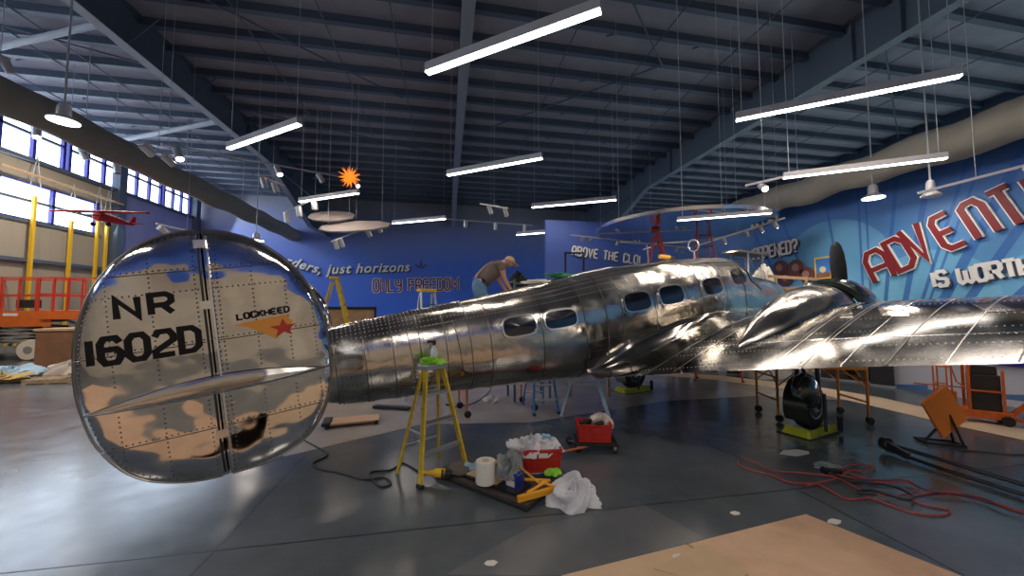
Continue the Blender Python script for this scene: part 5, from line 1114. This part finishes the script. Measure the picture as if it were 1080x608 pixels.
for x in (-.75, -.45):
    for sy in (-.28, .28): mb.tube([(x, sy, .36), (x, sy, 1.55)], .022, om, 8)
for z in (.95, 1.5): mb.tube([(-.75, -.28, z), (-.45, -.28, z)], .02, om, 8); mb.tube([(-.75, .28, z), (-.45, .28, z)], .02, om, 8); mb.tube([(-.75, -.28, z), (-.75, .28, z)], .02, om, 8)
mb.tube([(-1.3, -.28, .95), (-.1, -.28, .95)], .02, om, 8); mb.tube([(-.45, -.28, 1.55), (-.35, -.28, 1.1), (-.1, -.28, .9)], .02, om, 8); mb.build('guard_rail', t, smooth=True)
mb = MB(); mb.box((-.72, -.26, .38), (-.35, .26, .8), om); mb.box((-.7, -.27, .45), (-.4, -.262, .6), 'mast_black'); mb.build('battery_box', t)
mb = MB(); mb.beam((.7, 0, .2), (1.3, -.1, .9), .16, .12, om); mb.beam((.7, 0, .2), (1.25, -.1, .12), .14, .1, om); mb.build('outrigger', t, bevel=.01)

# ================================================================ FAR LEFT: LIFTS, PALLETS
def scissor(px, py, label, L=4.2, W=1.3, deck=1.8, rz=0.0):
    b = P3(px, py); t = thing('scissor_lift', label, 'lift', b, rz); dg = mat('lift_grey', (.30, .30, .29), .5, noise=.3)
    mb = MB(); mb.box((-L/2, -W/2, .28), (L/2, W/2, .75), dg); mb.build('chassis', t, bevel=.03)
    for k in range(10): 
        if k < 6: mb = MB(); mb.poly([(L*.12+k*.17, -W/2-.012, .62), (L*.12+.1+k*.17, -W/2-.012, .62), (L*.12+.16+k*.17, -W/2-.012, .74), (L*.12+.06+k*.17, -W/2-.012, .74)], 'yellow_paint' if k % 2 == 0 else 'black_paint', (0, .006, 0)); mb.build('hazard_stripe', t)
    for sx in (-1, 1):
        for sy in (-1, 1): mb = MB(); mb.lathe([(.08, -.15), (.41, -.15), (.45, 0), (.41, .15), (.08, .15)], mat('tyre_cream', (.75, .66, .55), .7), (sx*L*.36, sy*(W/2), .45), (0, 1, 0), 24); mb.lathe([(.02, -.17), (.16, -.17), (.16, .17), (.02, .17)], 'grey_metal', (sx*L*.36, sy*(W/2), .45), (0, 1, 0), 16); mb.build('wheel', t, smooth=True)
    for k in range(3):
        z0 = .75+k*(deck-.1-.75)/3; z1 = .75+(k+1)*(deck-.1-.75)/3
        for sy in (-W/2+.1, W/2-.1): mb = MB(); mb.beam((-L*.42, sy, z0), (L*.42, sy, z1), .06, .12, dg); mb.beam((-L*.42, sy, z1), (L*.42, sy, z0), .06, .12, dg); mb.build('scissor_arm', t)
    mb = MB(); mb.box((-L/2-.1, -W/2-.05, deck-.08), (L/2+.1, W/2+.05, deck), om); mb.box((-L/2-.1, -W/2-.08, deck-.35), (L/2+.1, -W/2-.05, deck+.32), om); mb.build('platform', t)
    mb = MB()
    for sy in (-W/2-.03, W/2+.03):
        for z in (deck+1.0, deck+1.75): mb.beam((-L/2-.1, sy, z), (L/2+.1, sy, z), .045, .06, 'red_paint')
        for k in range(8): x = -L/2-.1+(L+.2)*k/7; mb.beam((x, sy, deck), (x, sy, deck+1.75), .05, .05, 'red_paint')
    for sx in (-1, 1):
        for z in (deck+1.0, deck+1.75): mb.beam((sx*(L/2+.1), -W/2, z), (sx*(L/2+.1), W/2, z), .045, .06, 'red_paint')
    mb.build('guard_rail', t)
    mb = MB(); mb.box((L*.12, -W/2-.1, deck+.10), (L*.12+.5, -W/2-.083, deck+.22), 'letter_white'); mb.build('maker_plate', t)
    mb = MB(); mb.box((L*.2, -W/2, deck+.45), (L*.35, -W/2+.3, deck+.8), 'mast_black'); mb.build('control_box', t); return t
scissor(6, 379, 'red scissor lift on cream tyres, parked before the corrugated wall', rz=radians(0))
t = thing('scissor_lift', 'red scissor lift half hidden behind the tail fin and brown cabinet', 'lift', P3(88, 378), radians(0))
for n_, args in (('chassis', ((-1, -.6, .3), (1.6, .6, .8))), ('platform', ((-1.2, -.65, 1.75), (1.9, .65, 2.15)))): mb = MB(); mb.box(*args, 'lift_grey' if n_ == 'chassis' else om); mb.build(n_, t, bevel=.02)
mb = MB()
for k in range(7): mb.beam((-1.2+k*.51, -.66, 2.1), (-1.2+k*.51, -.66, 3.55), .05, .05, 'red_paint')
for z in (2.85, 3.55): mb.beam((-1.2, -.66, z), (1.9, -.66, z), .045, .06, 'red_paint')
mb.build('guard_rail', t)
mb = MB(); mb.beam((-.8, 0, .8), (1.2, 0, 1.75), .06, .1, 'lift_grey'); mb.beam((-.8, 0, 1.75), (1.2, 0, .8), .06, .1, 'lift_grey'); mb.build('scissor_arm', t)
# brown cabinet
b0 = P3(67, 389); t = thing('wooden_cabinet', 'brown wooden cabinet partly behind the tail fin', 'cabinet', b0, radians(8))
mb = MB(); mb.box((-.55, -.4, 0), (.9, .5, 1.42), 'brown_wood'); mb.build('carcass', t); mb = MB(); mb.box((-.6, -.45, 1.42), (.95, .55, 1.5), 'wood'); mb.build('top', t)
# pallets and pile
def pallet(c, rz_, lb):
    t = thing('wooden_pallet', lb, 'pallet', c, rz_); pw = mat('pallet_wood', (.50, .34, .19), .7, noise=.3, nscale=9)
    for y_ in (-.5, 0, .5): mb = MB(); mb.box((-.6, y_-.045, .02), (.6, y_+.045, .11), pw); mb.build('stringer', t)
    for k in range(7): mb = MB(); mb.box((-.6+k*.18, -.55, .11), (-.6+k*.18+.12, .55, .13), pw); mb.build('deck_board', t)
    for k in range(3): mb = MB(); mb.box((-.6+k*.54, -.55, 0), (-.6+k*.54+.12, .55, .02), pw); mb.build('bottom_board', t)
    return t
for (px, py, lb) in ((8, 404, 'wooden pallet at the picture edge under the blue sheeting'), (50, 405, 'wooden pallet under the yellow and blue pile beside the cabinet'), (92, 403, 'wooden pallet partly hidden by the tail fin')): pallet(P3(px, py)+Vector((0, .5, 0)), radians(3), lb)
q = P3(45, 398); crumple('tarpaulin', Vector((q.x-.5, q.y-.35, .132)), 1.0, .4, .25, mat('tarp_blue', (.35, .5, .62), .6), 'rumpled pale blue sheeting lying on the pallets', 'tarpaulin', 81, .35)
crumple('tarpaulin', Vector((q.x-.1, q.y-1.0, .132)), .55, .22, .14, mat('tarp_tan', (.55, .38, .12), .7), 'tan and yellow cloth bundle on the middle pallet', 'cloth', 83, .45)
q = P3(75, 397); crumple('sandbag', Vector((q.x+.2, q.y-.4, .132)), .5, .3, .35, mat('sack', (.62, .56, .48), .8), 'pale sack heap on the pallet beside the tail fin', 'sack', 85, .3)
# yellow posts on the corrugated wall
for (px, y0_, y1_, lb) in ((30, 205, 300, 'yellow safety post nearest the picture edge'), (71, 232, 310, 'second yellow safety post from the picture edge'), (99, 232, 300, 'yellow safety post below the red model aeroplane wing'), (109, 235, 300, 'yellow safety post by the dark column at the wall end')):
    a = hit(px, 300, 0, -19.7); t = thing('yellow_post', lb, 'post', (a.x, a.y, 0)); zt = hit(px, y0_, 0, -19.7).z
    mb = MB(); mb.beam((0, 0, 0), (0, 0, zt), .12, .12, 'yellow_paint'); mb.build('post', t); mb = MB(); mb.tube([(0, -.3, zt), (0, 0, zt+2.0)], .02, 'cable', 5); mb.tube([(0, .3, zt), (0, 0, zt+2.0)], .02, 'cable', 5); mb.build('stay_cable', t)
# red model aeroplane
c_ = at(116, 231, 14.8); t = thing('model_aeroplane', 'small red high-wing model aeroplane hanging before the windows', 'model aeroplane', c_, radians(-25))
mr_ = mat('model_red', (.62, .03, .03), .35)
mb = MB(); rows = [[(x, r*cos(2*pi*k/14)*1.0, r*1.15*sin(2*pi*k/14)-.02*abs(x)) for k in range(14)] for x, r in ((-1.05, .03), (-.7, .07), (-.2, .13), (.2, .15), (.55, .14), (.62, .05))]
Tz = Matrix.Rotation(radians(-70), 4, 'Z'); mb.grid([[Tz @ Vector(p) for p in r] for r in rows], mr_, True); mb.poly([Tz @ Vector(p) for p in rows[0]], mr_); mb.poly([Tz @ Vector(p) for p in rows[-1]], mr_); mb.build('fuselage', t, smooth=True)
mb = MB(); 
mb.grid([[Tz @ Vector((.38+.2*cos(a)*(1 if abs(yv) < 1.5 else .5), yv, .17+.03*sin(a)+.02)) for a in [2*pi*k/10 for k in range(10)]] for yv in (-1.75, -1.6, -.8, 0, .8, 1.6, 1.75)], mr_, True); mb.build('wing', t, smooth=True)
mb = MB(); mb.poly([Tz @ Vector(p) for p in ((-1.05, 0, 0), (-.8, 0, 0), (-.95, 0, .33), (-1.1, 0, .33))], mr_, (.02, .02, 0)); mb.poly([Tz @ Vector(p) for p in ((-1.05, -.4, .02), (-1.05, .4, .02), (-.85, .35, .02), (-.85, -.35, .02))], mr_, (0, 0, .02)); mb.build('tail', t)
for sy in (-.28, .28): mb = MB(); p = Tz @ Vector((.35, sy, -.3)); mb.lathe([(.02, -.03), (.085, -.03), (.085, .03), (.02, .03)], 'black_rubber', p, Tz @ Vector((0, 1, 0)), 14); mb.tube([p, Tz @ Vector((.3, sy*.3, -.08))], .012, mr_, 6); mb.build('wheel', t)
mb = MB(); mb.tube([Tz @ Vector((.64, -.3, 0)), Tz @ Vector((.64, .3, 0))], [.03, .03], 'black_paint', 6); mb.build('propeller', t)
mb = MB(); mb.tube([(0, 0, .15), (0, 0, RZ-c_.z)], .008, 'cable', 5); mb.build('cable', t)
# pipe along the left wall
t = MB(); t.tube([hit(0, 173, 0, -19.3), hit(130, 216, 0, -19.3)], .06, 'wood', 8); o = tag(t.build('wall_pipe'), 'thin tan pipe between the two rows of high windows', 'pipe')
# wood box behind the ladder and rolled poster
q = at(360, 333, 9.4); t = thing('wooden_crate', 'plywood crate standing behind the tall yellow stepladder', 'crate', (q.x+.1, q.y+1.0, 0), radians(10))
mb = MB(); mb.box((-.72, -.3, 0), (.55, .3, 2.25), 'wood'); mb.build('crate_side', t); mb = MB(); mb.box((-.75, -.33, 2.2), (.58, .33, 2.28), 'black_paint'); mb.box((.52, -.33, 0), (.58, -.31, 2.25), 'black_paint'); mb.build('edge_band', t)

# ================================================================ EXHIBITS BEYOND THE NOSE
for (px, py, r, lb) in ((823, 283, .30, 'upper brown oval portrait nearest the words WHAT HAPPENED?'), (840, 283, .31, 'upper brown oval portrait nearer the yellow framed poster'), (829, 294, .28, 'lower brown oval portrait of the pair on the left'), (851, 290, .28, 'lower brown oval portrait beside the yellow frame')):
    c_ = hit(px, py, 0, 12.62); t = thing('oval_portrait', lb, 'portrait', c_, 0)
    mb = MB(); mb.lathe([(r, 0), (r, -.03), (r*.92, -.045)], mat('oval_brown', (.16, .05, .05), .5), (0, 0, 0), (1, 0, 0), 28); mb.build('disc', t)
    mb = MB(); mb.lathe([(r*.45, -.05), (r*.45, -.055)], mat('portrait_tan', (.40, .22, .18), .6), (0, 0, .02), (1, 0, 0), 20); mb.build('portrait_print', t)
c0, c1 = hit(861, 295, 0, 12.5), hit(878, 270, 0, 12.5)
t = thing('framed_poster', 'yellow framed blue poster standing beside the propeller blade', 'poster', (12.45, (c0.y+c1.y)/2, (c0.z+c1.z)/2), 0); hw_ = abs(c0.y-c1.y)/2; hh_ = abs(c0.z-c1.z)/2
mb = MB(); mb.box((0, -hw_, -hh_), (.08, hw_, hh_), 'yellow_paint'); mb.build('frame', t); mb = MB(); mb.box((-.01, -hw_*.8, -hh_*.86), (0, hw_*.8, hh_*.86), mat('poster_blue', (.05, .2, .6), .5)); mb.build('print', t)
mb = MB(); mb.lathe([(hh_*.28, -.02), (hh_*.28, -.012)], mat('poster_cream', (.7, .62, .4), .5), (0, 0, -hh_*.15), (1, 0, 0), 20); mb.box((-.016, -hw_*.8, -hh_*.86), (-.011, hw_*.8, -hh_*.45), 'brown_wood'); mb.build('print_motif', t)
mb = MB(); mb.beam((.04, 0, -hh_), (.04, 0, -hh_-.0-((c0.z+c1.z)/2-hh_)), .06, .08, 'yellow_paint'); mb.build('stand', t)
# wooden rail
t = MB(); t.beam(at(810, 291.5, 11.6), at(880, 296, 11.6), .04, .09, 'wood'); t.beam(at(815, 305, 11.5), at(872, 303, 11.5), .04, .09, 'wood')
for px in (818, 850, 878): p = at(px, 292, 11.6); t.beam((p.x, p.y, 0), (p.x, p.y, p.z), .06, .06, 'wood')
tag(t.build('wooden_barrier'), 'pale wooden two-rail barrier in front of the oval portraits', 'barrier')
# plastic sheet over something beside the nose
q = at(803, 296, 12.0); t = crumple('dust_sheet', Vector((q.x, q.y, 0)), .8, .5, q.z+.08, mat('sheet_clear', (.66, .64, .58), .35, bump=.8, bscale=6, bdist=.05), 'pale translucent plastic dust sheet draped over an exhibit beyond the nose', 'dust sheet', 91, .10, n=22)
# grey scaffold tower with plank deck
q = at(787, 269, 12.7); t = thing('scaffold_tower', 'grey scaffold tower with plank deck in front of WHAT HAPPENED?', 'scaffold', (q.x, q.y, 0), radians(20)); zt = q.z
mb = MB(); mb.box((-1.0, -.3, zt), (1.0, .3, zt+.07), mat('grey_plank', (.33, .30, .27), .7)); mb.build('platform', t)
for sx in (-.45, .5):
    mb = MB()
    for sy in (-.28, .28): mb.tube([(sx, sy, 0), (sx, sy, zt)], .03, 'grey_metal', 8)
    for k in range(8): mb.tube([(sx, -.28, zt-.15-k*.45), (sx, .28, zt-.15-k*.45)], .02, 'grey_metal', 6)
    mb.build('end_frame', t)
mb = MB(); mb.beam((-.45, -.28, zt-1.1), (.5, -.28, zt-.1), .03, .03, 'grey_metal'); mb.beam((-.45, -.28, zt-.1), (.5, -.28, zt-1.1), .03, .03, 'grey_metal'); mb.build('cross_brace', t)
# planks along the top of the fuselage far side
t = MB(); t.beam(at(594, 296, 9.3), at(640, 286, 9.3), .25, .05, 'wood'); t.beam(at(640, 285, 9.2), at(660, 284, 9.2), .2, .05, 'wood')
for px in (600, 640): p = at(px, 296 if px == 600 else 286, 9.3); t.beam((p.x, p.y, 0), (p.x, p.y, p.z), .06, .06, 'wood')
tag(t.build('plank_walkway'), 'pale timber plank walkway showing just above the cabin roof', 'walkway')
q = BW(-.25, .1, 3.37); t = thing('yellow_tool', 'yellow and black power tool lying on the cabin roof', 'power tool', q, radians(16)); mb = MB(); mb.tube([(-.22, 0, .06), (.1, 0, .06)], .05, 'tool_yellow', 10); mb.build('tool_body', t, smooth=True); mb = MB(); mb.tube([(.1, 0, .06), (.24, 0, .06)], .04, 'black_paint', 10); mb.build('tool_head', t, smooth=True)
for (x, lb) in ((-3.6, 'white cloth on the fuselage roof beside the man'), (-3.1, 'green cloth on the fuselage roof before the grey cart')): q = BW(x, .05, 3.17+(.07 if x > -3.5 else 0)); crumple('cleaning_rag', q, .25, .14, .07, 'paper' if x < -3.5 else mat('rag_green', (.05, .3, .16), .8), lb, 'cloth', int(-x*10), .4)
